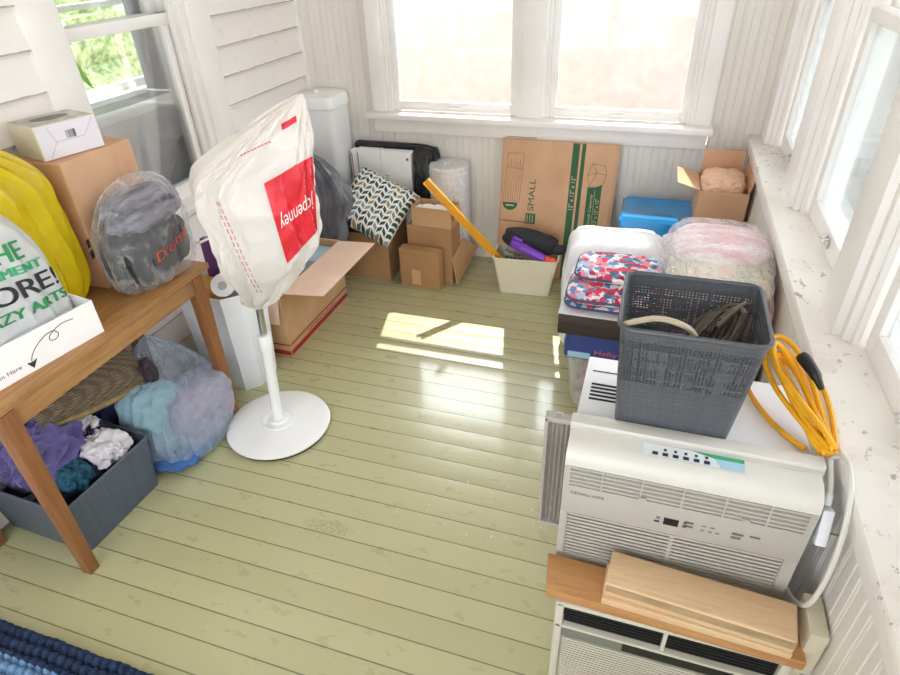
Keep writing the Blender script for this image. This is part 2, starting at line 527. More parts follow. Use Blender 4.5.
def m_leafy():
    t = NT('cream_leaf_quilt')
    vec = t.coord('Object', (1.0, 1.0, 1.0), (0.4, 0.2, 0.5))
    vo = t.n('ShaderNodeTexVoronoi', feature='DISTANCE_TO_EDGE')
    mp = t.n('ShaderNodeMapping')
    t.put(mp.inputs[0], vec)
    mp.inputs['Scale'].default_value = (1, 1.9, 1.6)
    t.put(vo.inputs['Vector'], mp.outputs[0])
    vo.inputs['Scale'].default_value = 17
    line = t.ramp(vo.outputs['Distance'], [(0.03, 0.0), (0.06, 1.0), (0.1, 1.0), (0.13, 0.0)])
    keep = t.ramp(t.noise(vec, 9, 2), [(0.45, 0.0), (0.52, 1.0)])
    colr = t.mix(t.math('MULTIPLY', t.math('MULTIPLY', line, keep), 0.7), lin('e6dfcf'), lin('7f9a78'))
    blush = t.ramp(t.noise(vec, 12, 2), [(0.55, 0.0), (0.62, 1.0)])
    colr = t.mix(t.math('MULTIPLY', blush, 0.35), colr, lin('e6a9ae'))
    return t.done(t.pbr(colr, 0.9, 0, t.bump(t.noise(vec, 30, 3), 0.3, 0.006)))


M['comf_leaf'] = m_leafy()


def m_pillow():
    t = NT('leaf_tile_cotton')
    uv = t.n('ShaderNodeTexCoord')
    sx = t.n('ShaderNodeSeparateXYZ')
    t.put(sx.inputs[0], uv.outputs['UV'])
    u, v = sx.outputs[0], sx.outputs[1]
    a = t.math('MULTIPLY', u, 13.0)
    ci = t.math('FLOOR', a)
    fa = t.math('FRACT', a)
    odd = t.math('MODULO', ci, 2.0)
    sgn = t.math('MULTIPLY_ADD', odd, 2.0, -1.0)
    b = t.math('ADD', t.math('MULTIPLY', v, 10.0), t.math('MULTIPLY', t.math('MULTIPLY', fa, sgn), 0.62))
    b = t.math('ADD', b, t.math('MULTIPLY', t.math('SUBTRACT', 1.0, odd), 0.62))
    fb = t.math('FRACT', b)
    e1 = t.math('LESS_THAN', t.math('ABSOLUTE', t.math('SUBTRACT', fa, 0.5)), 0.40)
    e2 = t.math('LESS_THAN', t.math('ABSOLUTE', t.math('SUBTRACT', fb, 0.5)), 0.30)
    k = t.math('MULTIPLY', e1, e2)
    cid = t.n('ShaderNodeCombineXYZ')
    t.put(cid.inputs[0], ci)
    t.put(cid.inputs[1], t.math('FLOOR', b))
    wn = t.n('ShaderNodeTexWhiteNoise', noise_dimensions='2D')
    t.put(wn.inputs['Vector'], cid.outputs[0])
    pal = t.ramp(wn.outputs[0], [(0.0, '2b4a4d'), (0.3, '4e6f70'), (0.5, '41413f'), (0.72, '8f9ba0'), (0.88, '9a8a6a')], True)
    colr = t.mix(k, lin('eceae4'), pal)
    return t.done(t.pbr(colr, 0.85, 0, t.bump(t.noise(t.coord(), 90, 3), 0.2, 0.003)))


M['pillow'] = m_pillow()


def m_wicker():
    t = NT('brown_weave')
    vec = t.coord('Object', (1, 1, 1), (0.3, 0.5, 0.5))
    wv = t.n('ShaderNodeTexWave', wave_type='BANDS', bands_direction='X')
    t.put(wv.inputs['Vector'], vec)
    wv.inputs['Scale'].default_value = 34
    wv.inputs['Distortion'].default_value = 2.5
    wv.inputs['Detail Scale'].default_value = 3
    w2 = t.n('ShaderNodeTexWave', wave_type='BANDS', bands_direction='Z')
    t.put(w2.inputs['Vector'], vec)
    w2.inputs['Scale'].default_value = 40
    w2.inputs['Distortion'].default_value = 2.5
    h = t.math('MULTIPLY', wv.outputs[1], w2.outputs[1])
    colr = t.mix(h, lin('5a4d3a'), lin('a59377'))
    return t.done(t.pbr(colr, 0.85, 0, t.bump(h, 0.8, 0.006)))


M['wicker'] = m_wicker()


def m_rug():
    t = NT('blue_rag_weave')
    vec = t.coord('Object')
    sx = t.n('ShaderNodeSeparateXYZ')
    t.put(sx.inputs[0], vec)
    nz = t.noise(vec, 55, 2)
    navy = t.mix(nz, lin('141c30'), lin('3a4a6b'))
    blue = t.mix(nz, lin('3f6796'), lin('8fb2d2'))
    # a paler band a hand's breadth in from the far edge
    k = t.math('MULTIPLY', t.math('LESS_THAN', t.math('ADD', sx.outputs[1], t.math('MULTIPLY', sx.outputs[0], 0.0)), -0.075),
               t.math('GREATER_THAN', sx.outputs[1], -0.135))
    return t.done(t.pbr(t.mix(k, navy, blue), 0.95, 0, t.bump(t.noise(vec, 200, 3), 0.5, 0.004), 0.2))


M['rug'] = m_rug()

# ------------------------------------------------------------------ mesh helpers
def wm(o):
    m = o.matrix_basis.copy()
    return wm(o.parent) @ m if o.parent else m


class MB:
    """gathers shapes, then links them as ONE mesh object"""
    def __init__(s):
        s.bm = bmesh.new()
        s.uv = s.bm.loops.layers.uv.new('UVMap')

    def hexa(s, p, bev=0.0, seg=2):
        v = [s.bm.verts.new(q) for q in p]
        fs = []
        for f in ((0, 3, 2, 1), (4, 5, 6, 7), (0, 1, 5, 4), (1, 2, 6, 5), (2, 3, 7, 6), (3, 0, 4, 7)):
            fs.append(s.bm.faces.new([v[i] for i in f]))
        if bev:
            es = list({e for f in fs for e in f.edges})
            bmesh.ops.bevel(s.bm, geom=es, offset=bev, segments=seg, affect='EDGES', profile=0.5)
        return s

    def box(s, a, b, bev=0.0, seg=2):
        x0, y0, z0 = (min(i, j) for i, j in zip(a, b))
        x1, y1, z1 = (max(i, j) for i, j in zip(a, b))
        return s.hexa([(x0, y0, z0), (x1, y0, z0), (x1, y1, z0), (x0, y1, z0),
                       (x0, y0, z1), (x1, y0, z1), (x1, y1, z1), (x0, y1, z1)], bev, seg)

    def obox(s, c, size, m=None, bev=0.0):
        m = m or Matrix.Identity(3)
        hx, hy, hz = (q / 2 for q in size)
        c = V(c)
        return s.hexa([c + m @ V(q) for q in ((-hx, -hy, -hz), (hx, -hy, -hz), (hx, hy, -hz), (-hx, hy, -hz),
                                             (-hx, -hy, hz), (hx, -hy, hz), (hx, hy, hz), (-hx, hy, hz))], bev)

    def bar(s, p, q, w, h, up=(0, 0, 1), bev=0.0):
        p, q = V(p), V(q)
        d = (q - p).normalized()
        side = d.cross(V(up)).normalized()
        u = side.cross(d)
        return s.obox((p + q) / 2, ((q - p).length, w, h), Matrix((d, side, u)).transposed(), bev)

    def loft(s, rings, cap0=True, cap1=True, closed=True, vz=False):
        """rings: lists of points, all the same length; uv in metres"""
        n = len(rings[0])
        vs = [[s.bm.verts.new(p) for p in r] for r in rings]
        us = []
        for r in rings[:1] * len(rings):
            acc = [0.0]
            for i in range(n):
                acc.append(acc[-1] + (V(r[(i + 1) % n]) - V(r[i])).length)
            us.append(acc)
        vv = [0.0]
        for k in range(len(rings) - 1):
            vv.append(rings[k + 1][0][2] - rings[0][0][2] if vz else vv[-1] + (V(rings[k + 1][0]) - V(rings[k][0])).length)
        for k in range(len(rings) - 1):
            for i in range(n if closed else n - 1):
                j = (i + 1) % n
                try:
                    f = s.bm.faces.new((vs[k][i], vs[k][j], vs[k + 1][j], vs[k + 1][i]))
                except ValueError:
                    continue
                for lp, uvc in zip(f.loops, ((us[k][i], vv[k]), (us[k][i + 1], vv[k]), (us[k + 1][i + 1], vv[k + 1]), (us[k + 1][i], vv[k + 1]))):
                    lp[s.uv].uv = uvc
        if cap0:
            s.bm.faces.new(list(reversed(vs[0])))
        if cap1:
            s.bm.faces.new(vs[-1])
        return s

    def lathe(s, prof, c=(0, 0, 0), n=32, axis=None):
        m = axis or Matrix.Identity(3)
        c = V(c)
        rings = [[c + m @ V((r * math.cos(2 * math.pi * i / n), r * math.sin(2 * math.pi * i / n), z)) for i in range(n)] for r, z in prof]
        return s.loft(rings)

    def tube(s, path, r, n=8, closed=False):
        pts = [V(p) for p in path]
        k = len(pts)
        rings = []
        up = V((0, 0, 1))
        prev = None
        for i, p in enumerate(pts):
            a = pts[(i - 1) % k] if (closed or i > 0) else p
            b = pts[(i + 1) % k] if (closed or i < k - 1) else p
            d = (b - a)
            d = d.normalized() if d.length > 1e-9 else V((1, 0, 0))
            if prev is None:
                side = d.cross(up)
                if side.length < 1e-3:
                    side = d.cross(V((1, 0, 0)))
                side.normalize()
            else:
                side = prev - d * prev.dot(d)
                side.normalize()
            prev = side
            w = d.cross(side)
            rr = r[i] if isinstance(r, (list, tuple)) else r
            rings.append([p + (side * math.cos(2 * math.pi * j / n) + w * math.sin(2 * math.pi * j / n)) * rr for j in range(n)])
        if closed:
            rings.append(rings[0])
            s.loft(rings, False, False)
            bmesh.ops.remove_doubles(s.bm, verts=s.bm.verts, dist=1e-6)
            return s
        return s.loft(rings)

    def prism(s, poly, vec):
        a = [V(p) for p in poly]
        b = [p + V(vec) for p in a]
        return s.loft([a, b])

    def grid(s, fn, nu, nv):
        vs = [[s.bm.verts.new(fn(i / nu, j / nv)) for i in range(nu + 1)] for j in range(nv + 1)]
        for j in range(nv):
            for i in range(nu):
                f = s.bm.faces.new((vs[j][i], vs[j][i + 1], vs[j + 1][i + 1], vs[j + 1][i]))
                for lp, uvc in zip(f.loops, ((i / nu, j / nv), ((i + 1) / nu, j / nv), ((i + 1) / nu, (j + 1) / nv), (i / nu, (j + 1) / nv))):
                    lp[s.uv].uv = uvc
        return s

    def sheet(s, fn, nu, nv, th):
        """a grid with thickness: fn(u, v) gives point; thickness along the local normal"""
        P = [[V(fn(i / nu, j / nv)) for i in range(nu + 1)] for j in range(nv + 1)]
        Q = []
        for j in range(nv + 1):
            row = []
            for i in range(nu + 1):
                du = P[j][min(i + 1, nu)] - P[j][max(i - 1, 0)]
                dv = P[min(j + 1, nv)][i] - P[max(j - 1, 0)][i]
                nrm = du.cross(dv)
                nrm = nrm.normalized() if nrm.length > 1e-12 else V((0, 0, 1))
                row.append(P[j][i] - nrm * th)
            Q.append(row)
        a = [[s.bm.verts.new(p) for p in r] for r in P]
        b = [[s.bm.verts.new(p) for p in r] for r in Q]
        for j in range(nv):
            for i in range(nu):
                f = s.bm.faces.new((a[j][i], a[j][i + 1], a[j + 1][i + 1], a[j + 1][i]))
                for lp, uvc in zip(f.loops, ((i / nu, j / nv), ((i + 1) / nu, j / nv), ((i + 1) / nu, (j + 1) / nv), (i / nu, (j + 1) / nv))):
                    lp[s.uv].uv = uvc
                s.bm.faces.new((b[j][i], b[j + 1][i], b[j + 1][i + 1], b[j][i + 1]))
        for j in range(nv):
            s.bm.faces.new((a[j][0], a[j + 1][0], b[j + 1][0], b[j][0]))
            s.bm.faces.new((a[j][nu], b[j][nu], b[j + 1][nu], a[j + 1][nu]))
        for i in range(nu):
            s.bm.faces.new((a[0][i], b[0][i], b[0][i + 1], a[0][i + 1]))
            s.bm.faces.new((a[nv][i], a[nv][i + 1], b[nv][i + 1], b[nv][i]))
        return s

    def lump(s, c, r, seed=0, amp=0.15, freq=2.0, sub=4, zmin=None, ridge=True, m=None, p=2.0, fine=0.1):
        """a rounded soft mass with creases"""
        r = (r, r, r) if not isinstance(r, (tuple, list)) else r
        res = bmesh.ops.create_icosphere(s.bm, subdivisions=sub, radius=1.0)
        off = V((seed * 7.31, seed * 3.17, seed * 5.9))
        for v in res['verts']:
            d = v.co.normalized()
            if p != 2.0:
                k = (abs(d.x) ** p + abs(d.y) ** p + abs(d.z) ** p) ** (-1 / p)
            else:
                k = 1.0
            q = (V((d.x * freq[0], d.y * freq[1], d.z * freq[2])) if isinstance(freq, tuple) else d * freq) + off
            a = noise.noise(q)
            if ridge:
                a = 0.5 * a + (0.55 - abs(noise.noise(q * 1.9)) * 2.2) * 0.5 + fine * noise.noise(q * 4.1)
            e = d * (k * (1 + amp * a))
            e = V((e.x * r[0], e.y * r[1], e.z * r[2]))
            if m:
                e = m @ e
            w = V(c) + e
            if zmin is not None and w.z < zmin:
                w.z = zmin + (w.z - zmin) * 0.02
            v.co = w
        return s

    def build(s, name, material, parent=None, smooth=True, local=False, angle=40, origin=None):
        me = bpy.data.meshes.new(name)
        bmesh.ops.recalc_face_normals(s.bm, faces=s.bm.faces)
        s.bm.to_mesh(me)
        s.bm.free()
        if parent is not None and not local:
            me.transform(wm(parent).inverted())
        if parent is None and origin is not None:
            me.transform(Matrix.Translation(-V(origin)))
        if smooth:
            for p in me.polygons:
                p.use_smooth = True
            me.set_sharp_from_angle(angle=R(angle))
        me.materials.append(M[material] if isinstance(material, str) else material)
        o = bpy.data.objects.new(name, me)
        col.objects.link(o)
        if parent is not None:
            o.parent = parent
        elif origin is not None:
            o.location = origin
        return o


def tag(o, label=None, cat=None, group=None, kind=None):
    if label:
        o['label'] = label
    if cat:
        o['category'] = cat
    if group:
        o['group'] = group
    if kind:
        o['kind'] = kind
    return o


def thing(name, label, cat, loc, rot=(0, 0, 0), group=None, kind=None):
    o = bpy.data.objects.new(name, None)
    o.empty_display_size = 0.05
    col.objects.link(o)
    o.location = loc
    o.rotation_euler = rot
    return tag(o, label, cat, group, kind)


def struct(name, mb, material, label=None, cat='room', **kw):
    o = mb.build(name, material, **kw)
    return tag(o, label, cat, None, 'structure')


def rr(w, d, r, z, n=5, c=(0, 0)):
    """rounded rectangle ring, centred on c, at height z"""
    r = min(r, w / 2 - 1e-4, d / 2 - 1e-4)
    out = []
    for sx, sy, a0 in ((1, 1, 0), (-1, 1, 90), (-1, -1, 180), (1, -1, 270)):
        for i in range(n + 1):
            a = R(a0 + 90 * i / n)
            out.append(V((c[0] + sx * (w / 2 - r) + r * math.cos(a), c[1] + sy * (d / 2 - r) + r * math.sin(a), z)))
    return out


def tub_rings(w0, d0, w1, d1, h, th, r, c0=(0, 0, 0), c1=None, lip=0.0):
    """an open tapered container: outside up, over the rim, inside down"""
    c1 = c1 or (c0[0], c0[1])
    z0 = c0[2]
    steps = 6
    rings = []
    for k in range(steps + 1):
        f = k / steps
        rings.append(rr(w0 + (w1 - w0) * f, d0 + (d1 - d0) * f, r, z0 + h * f, 5, (c0[0] + (c1[0] - c0[0]) * f, c0[1] + (c1[1] - c0[1]) * f)))
    if lip:
        rings.append(rr(w1 + 2 * lip, d1 + 2 * lip, r + lip, z0 + h, 5, c1))
        rings.append(rr(w1 + 2 * lip, d1 + 2 * lip, r + lip, z0 + h + lip, 5, c1))
    for k in range(steps, -1, -1):
        f = k / steps
        zz = max(z0 + h * f, z0 + th)
        if k == steps and lip:
            zz = z0 + h + lip
        rings.append(rr(w0 + (w1 - w0) * f - 2 * th, d0 + (d1 - d0) * f - 2 * th, max(r - th, 0.002), zz, 5, (c0[0] + (c1[0] - c0[0]) * f, c0[1] + (c1[1] - c0[1]) * f)))
    return rings


def cr(pts, t):
    """Catmull-Rom through tuples, t in 0..1"""
    n = len(pts) - 1
    k = min(int(t * n), n - 1)
    f = t * n - k
    p0, p1, p2, p3 = pts[max(k - 1, 0)], pts[k], pts[k + 1], pts[min(k + 2, n)]
    return [0.5 * (2 * b + (c - a) * f + (2 * a - 5 * b + 4 * c - d) * f * f + (3 * b - a - 3 * c + d) * f ** 3)
            for a, b, c, d in zip(p0, p1, p2, p3)]


def spline(pts, n):
    return [V(cr([tuple(p) for p in pts], i / n)) for i in range(n + 1)]


def bag_rings(prof, n=72, m=44, p=2.6, rot=0.0, amp=0.012, fr=(3.0, 6.0), seed=1, extent=False, fine=0.4):
    """prof: (z, cx, cy, rx, ry) from bottom to top; superellipse cross-sections with creases"""
    rings = []
    ca, sa = math.cos(rot), math.sin(rot)
    for k in range(m + 1):
        z, cx, cy, rx, ry = cr(prof, k / m)
        rx, ry = max(rx, 0.002), max(ry, 0.002)
        raw = []
        for i in range(n):
            t = 2 * math.pi * i / n
            c, s_ = math.cos(t), math.sin(t)
            x = math.copysign(abs(c) ** (2 / p), c)
            y = math.copysign(abs(s_) ** (2 / p), s_)
            raw.append((x * ca - y * sa, x * sa + y * ca, t))
        mx = max(abs(q[0]) for q in raw)
        my = max(abs(q[1]) for q in raw)
        ring = []
        for x, y, t in raw:
            if extent:
                x, y = x / mx, y / my
            d = V((math.cos(t) * fr[0], math.sin(t) * fr[0], z * fr[1])) + V((seed * 3.7, seed * 1.9, seed * 5.3))
            a = (0.5 - abs(noise.noise(d)) * 2) + fine * noise.noise(d * 2.7) + fine * 0.6 * noise.noise(d * 6.1)
            a *= amp * min(1.0, min(rx, ry) / 0.04)
            ring.append(V((cx + x * rx + a * math.copysign(min(1, abs(x)), x), cy + y * ry + a * math.copysign(min(1, abs(y)), y), z)))
        rings.append(ring)
    return rings


_txt = {}


def text_data(s):
    if s not in _txt:
        cu = bpy.data.curves.new('lettering', 'FONT')
        cu.body = s
        cu.offset = 0.0
        ob = bpy.data.objects.new('lettering', cu)
        col.objects.link(ob)
        dg = bpy.context.evaluated_depsgraph_get()
        me = bpy.data.meshes.new_from_object(ob.evaluated_get(dg))
        vs = [tuple(v.co) for v in me.vertices]
        fs = [tuple(p.vertices) for p in me.polygons]
        bpy.data.objects.remove(ob)
        bpy.data.curves.remove(cu)
        bpy.data.meshes.remove(me)
        x0, x1 = min(v[0] for v in vs), max(v[0] for v in vs)
        y0, y1 = min(v[1] for v in vs), max(v[1] for v in vs)
        _txt[s] = ([((v[0] - x0) / (x1 - x0), (v[1] - y0) / (y1 - y0)) for v in vs], fs, (x1 - x0) / (y1 - y0))
    return _txt[s]


def letter(mb, s, o, right, up, h, w=None, off=0.0006):
    """flat lettering: lower-left corner o, unit right / up, cap height h"""
    uv, fs, asp = text_data(s)
    right, up = V(right).normalized(), V(up).normalized()
    n = right.cross(up)
    w = w or h * asp
    vs = [mb.bm.verts.new(V(o) + right * (u * w) + up * (v * h) + n * off) for u, v in uv]
    for f in fs:
        try:
            mb.bm.faces.new([vs[i] for i in f])
        except ValueError:
            pass
    return mb


def bvh_world(o):
    m = wm(o)
    me = o.data
    return BVHTree.FromPolygons([m @ v.co for v in me.vertices], [tuple(p.vertices) for p in me.polygons])


def bil(q, u, v):
    """quad corners BL, BR, TR, TL"""
    return (V(q[0]) * (1 - u) + V(q[1]) * u) * (1 - v) + (V(q[3]) * (1 - u) + V(q[2]) * u) * v


def cast(tree, p, d, off):
    d = V(d).normalized()
    h = tree.ray_cast(V(p) - d * 0.6, d)
    return (h[0] - d * off) if h[0] is not None else V(p)


def decal(mb, tree, q, d, nu=24, nv=24, off=0.0015):
    return mb.grid(lambda u, v: cast(tree, bil(q, u, v), d, off), nu, nv)


def letter_on(mb, tree, s, q, d, off=0.003):
    uv, fs, asp = text_data(s)
    vs = [mb.bm.verts.new(cast(tree, bil(q, u, v), d, off)) for u, v in uv]
    for f in fs:
        try:
            mb.bm.faces.new([vs[i] for i in f])
        except ValueError:
            pass
    return mb


def ribbon(mb, pts, w, nrm, off=0.0006):
    """a flat inked line along pts lying on a face with normal nrm"""
    pts = [V(p) for p in pts]
    nrm = V(nrm).normalized()
    L, Rr = [], []
    for i, p in enumerate(pts):
        d = (pts[min(i + 1, len(pts) - 1)] - pts[max(i - 1, 0)]).normalized()
        s_ = nrm.cross(d) * (w / 2)
        L.append(mb.bm.verts.new(p + s_ + nrm * off))
        Rr.append(mb.bm.verts.new(p - s_ + nrm * off))
    for i in range(len(pts) - 1):
        mb.bm.faces.new((L[i], L[i + 1], Rr[i + 1], Rr[i]))
    return mb


def quad(mb, a, b, c, d):
    mb.bm.faces.new([mb.bm.verts.new(p) for p in (a, b, c, d)])
    return mb


def carton(root, w, d, h, material, flaps=(), t=0.004, open_top=True, fmat=None, name='body'):
    """cardboard box in the root's own axes: x in -w/2..w/2, y in -d/2..d/2, from z=0; flaps: (side, length, degrees from upright)"""
    mb = MB()
    if open_top:
        mb.loft([[(-w / 2, -d / 2, 0), (w / 2, -d / 2, 0), (w / 2, d / 2, 0), (-w / 2, d / 2, 0)],
                 [(-w / 2, -d / 2, h), (w / 2, -d / 2, h), (w / 2, d / 2, h), (-w / 2, d / 2, h)],
                 [(-w / 2 + t, -d / 2 + t, h), (w / 2 - t, -d / 2 + t, h), (w / 2 - t, d / 2 - t, h), (-w / 2 + t, d / 2 - t, h)],
                 [(-w / 2 + t, -d / 2 + t, t), (w / 2 - t, -d / 2 + t, t), (w / 2 - t, d / 2 - t, t), (-w / 2 + t, d / 2 - t, t)]])
    else:
        mb.box((-w / 2, -d / 2, 0), (w / 2, d / 2, h), 0.003)
    mb.build(name, material, root, smooth=False, local=True)
    for side, ln, ang in flaps:
        a = R(ang)
        ux = math.sin(a) * ln
        uz = math.cos(a) * ln
        f = MB()
        sk = 0.008
        if side == '+x':
            q = [(w / 2, -d / 2 + sk, h), (w / 2, d / 2 - sk, h), (w / 2 + ux, d / 2 - sk * 2, h + uz), (w / 2 + ux, -d / 2 + sk * 2, h + uz)]
        elif side == '-x':
            q = [(-w / 2, d / 2 - sk, h), (-w / 2, -d / 2 + sk, h), (-w / 2 - ux, -d / 2 + sk * 2, h + uz), (-w / 2 - ux, d / 2 - sk * 2, h + uz)]
        elif side == '+y':
            q = [(w / 2 - sk, d / 2, h), (-w / 2 + sk, d / 2, h), (-w / 2 + sk * 2, d / 2 + ux, h + uz), (w / 2 - sk * 2, d / 2 + ux, h + uz)]
        else:
            q = [(-w / 2 + sk, -d / 2, h), (w / 2 - sk, -d / 2, h), (w / 2 - sk * 2, -d / 2 - ux, h + uz), (-w / 2 + sk * 2, -d / 2 - ux, h + uz)]
        n = (V(q[1]) - V(q[0])).cross(V(q[3]) - V(q[0])).normalized() * t * 0.7
        f.loft([[V(p) for p in q], [V(p) - n for p in q]])
        f.build('flap', fmat or material, root, smooth=False, local=True)
    return root

# ------------------------------------------------------------------ the room
LW, BW, RW = -1.82, 3.05, 0.43          # left wall, back wall, right wall (below its ledge)
LEDGE_Z, LEDGE_X = 0.757, 0.40
FRONT, CEIL = -1.30, 2.35

struct('floor', MB().box((-1.95, FRONT, -0.05), (0.62, BW + 0.1, 0.0)), 'floor', 'pale olive green painted floorboards', 'floor', smooth=False)
struct('ceiling', MB().box((-1.95, FRONT - 0.1, CEIL), (0.75, BW + 0.1, CEIL + 0.06)), 'paint', 'white porch ceiling', 'ceiling', smooth=False)


def bead_profile(u0, u1, pitch=0.07):
    """(u, depth) outline of tongue-and-groove boards with a bead"""
    out = []
    u = math.floor(u0 / pitch) * pitch
    while u < u1 + pitch:
        for du, dd in ((-0.004, 0), (-0.0025, -0.004), (0.0, -0.0045), (0.0015, -0.001), (0.0045, 0.0), (0.0075, -0.001), (0.0085, -0.003), (0.0095, -0.001), (0.011, 0),
                       (pitch / 2 - 0.003, 0), (pitch / 2, -0.003), (pitch / 2 + 0.003, 0)):
            q = u + du
            if u0 < q < u1:
                out.append((q, dd))
        u += pitch
    return [(u0, 0.0)] + out + [(u1, 0.0)]


def bead_panel(mb, u0, u1, z0, z1, face, axis, out):
    """board panel; face = wall plane; out = sign of the room side along the other axis"""
    prof = bead_profile(u0, u1)
    def P(u, d, z):
        return (u, face + out * d, z) if axis == 'x' else (face + out * d, u, z)
    a = [P(u, d, z0) for u, d in prof]
    b = [P(u, d, z1) for u, d in prof]
    back = [P(u1, -0.02, z0), P(u0, -0.02, z0)]
    backb = [P(u1, -0.02, z1), P(u0, -0.02, z1)]
    mb.loft([[V(p) for p in a + back], [V(p) for p in b + backb]])


# back wall: vertical tongue-and-groove boards round two windows
wb = MB()
bead_panel(wb, LW - 0.1, RW + 0.2, 0.0, 0.70, BW, 'x', -1)
bead_panel(wb, LW - 0.1, -1.43, 0.70, CEIL, BW, 'x', -1)
bead_panel(wb, 0.235, RW + 0.3, 0.70, CEIL, BW, 'x', -1)
bead_panel(wb, -1.43, 0.235, 1.98, CEIL, BW, 'x', -1)
struct('wall_back', wb, 'bead', 'white vertical beadboard wall under and beside the two windows', 'wall', smooth=False)
struct('baseboard_back', MB().box((LW, BW - 0.014, 0), (RW, BW, 0.03), 0.004), 'bead', 'narrow white moulding at the foot of the back wall', 'baseboard')
# sill shelf and apron
struct('trim_1', MB().box((-1.455, 2.975, 0.755), (0.25, 3.10, 0.785), 0.006), 'paint', 'long white window sill on the back wall', 'sill')
struct('trim_2', MB().box((-1.43, 3.026, 0.682), (0.232, BW, 0.755), 0.004), 'paint', 'white apron board below the back sill', 'trim')


def casing(mb, x0, x1, z0, z1, y=BW, th=0.022):
    mb.box((x0, y - th, z0), (x1, y + 0.02, z1), 0.004)


def back_window(n, x0, x1, label):
    """double-hung window, x0..x1 is the inside of its jambs"""
    w = thing('window_%d' % n, label, 'window', ((x0 + x1) / 2, BW, 0.785), kind='structure')
    z0, z1 = 0.785, 1.95
    j = MB()
    j.box((x0 - 0.02, BW - 0.012, z0), (x0, BW + 0.13, z1), 0.002)
    j.box((x1, BW - 0.012, z0), (x1 + 0.02, BW + 0.13, z1), 0.002)
    j.box((x0 - 0.02, BW - 0.012, z1), (x1 + 0.02, BW + 0.13, z1 + 0.02), 0.002)
    j.box((x0, BW - 0.005, z0), (x0 + 0.014, BW + 0.012, z1), 0.003)
    j.box((x1 - 0.014, BW - 0.005, z0), (x1, BW + 0.012, z1), 0.003)
    j.build('jamb', 'paint', w)
    s_ = MB()
    ys = (BW + 0.015, BW + 0.045)
    st = 0.045
    s_.box((x0 + 0.002, ys[0], z0), (x0 + st, ys[1], 1.385), 0.004)
    s_.box((x1 - st, ys[0], z0), (x1 - 0.002, ys[1], 1.385), 0.004)
    s_.box((x0 + st, ys[0], z0 + 0.004), (x1 - st, ys[1], z0 + 0.05), 0.004)
    s_.box((x0 + st, ys[0], 1.35), (x1 - st, ys[1], 1.385), 0.004)
    sash = s_.build('lower_sash', 'paint', w)
    xm = (x0 + x1) / 2
    MB().box((xm - 0.035, ys[0] - 0.012, z0 + 0.016), (xm + 0.035, ys[0], z0 + 0.03), 0.004).build('sash_lift', 'paint', sash)
    MB().box((x0 + st - 0.005, ys[0] + 0.013, z0 + 0.045), (x1 - st + 0.005, ys[0] + 0.017, 1.355)).build('glass_pane', 'glass', sash, smooth=False)
    u_ = MB()
    yu = (BW + 0.055, BW + 0.085)
    u_.box((x0 + 0.002, yu[0], 1.345), (x0 + st, yu[1], z1), 0.004)
    u_.box((x1 - st, yu[0], 1.345), (x1 - 0.002, yu[1], z1), 0.004)
    u_.box((x0 + st, yu[0], 1.345), (x1 - st, yu[1], 1.38), 0.004)
    u_.box((x0 + st, yu[0], z1 - 0.05), (x1 - st, yu[1], z1), 0.004)
    us = u_.build('upper_sash', 'paint', w)
    MB().box((x0 + st - 0.005, yu[0] + 0.013, 1.375), (x1 - st + 0.005, yu[0] + 0.017, z1 - 0.045)).build('glass_pane', 'glass', us, smooth=False)
    c = MB()
    if n == 1:
        casing(c, -1.43, x0 - 0.02, z0, 2.0)
        casing(c, -1.43, x1 + 0.02, 1.97, 2.06)
    else:
        casing(c, x1 + 0.02, 0.235, z0, 2.0)
        casing(c, x0 - 0.02, 0.235, 1.97, 2.06)
    c.build('casing', 'paint', w)
    return w


back_window(1, -1.335, -0.655, 'left of the two bright back windows')
back_window(2, -0.520, 0.145, 'right of the two bright back windows')
mull = MB()
mull.box((-0.640, BW - 0.022, 0.785), (-0.535, BW + 0.02, 2.0), 0.004)
mull.box((-0.636, BW + 0.02, 0.785), (-0.539, BW + 0.13, 2.0))
struct('trim_3', mull, 'paint', 'white flat post between the two back windows', 'trim')

# left wall: clapboard, once the outside of the house, round one window
LAP0, LAP = 0.948 - 0.117 * 9, 0.117


def clapboard(mb, y0, y1, z0, z1):
    pts = []
    k = 0
    z = LAP0
    while z < z1:
        a, b = max(z, z0), min(z + LAP, z1)
        if b > a + 1e-4:
            fa, fb = (a - z) / LAP, (b - z) / LAP
            pts.append((LW + 0.020 * (1 - fa), a))
            pts.append((LW + 0.020 * (1 - fb), b))
        z += LAP
    ring0 = [V((x, y0, zz)) for x, zz in pts] + [V((LW - 0.02, y0, z1)), V((LW - 0.02, y0, z0))]
    ring1 = [V((x, y1, zz)) for x, zz in pts] + [V((LW - 0.02, y1, z1)), V((LW - 0.02, y1, z0))]
    mb.loft([ring0, ring1])


WY0, WY1, WZ0, WZ1 = 1.63, 2.21, 0.65, 1.95       # window opening in the left wall
wl = MB()
clapboard(wl, FRONT, 1.49, 0.0, CEIL)
clapboard(wl, 2.34, BW, 0.0, CEIL)
clapboard(wl, 1.49, 2.34, 0.0, WZ0 - 0.03)
clapboard(wl, 1.49, 2.34, 2.08, CEIL)
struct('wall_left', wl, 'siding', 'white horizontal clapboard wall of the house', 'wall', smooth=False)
struct('trim_4', MB().box((LW, BW - 0.03, 0), (LW + 0.03, BW, CEIL), 0.003), 'paint', 'thin corner strip where clapboard meets beadboard', 'trim')

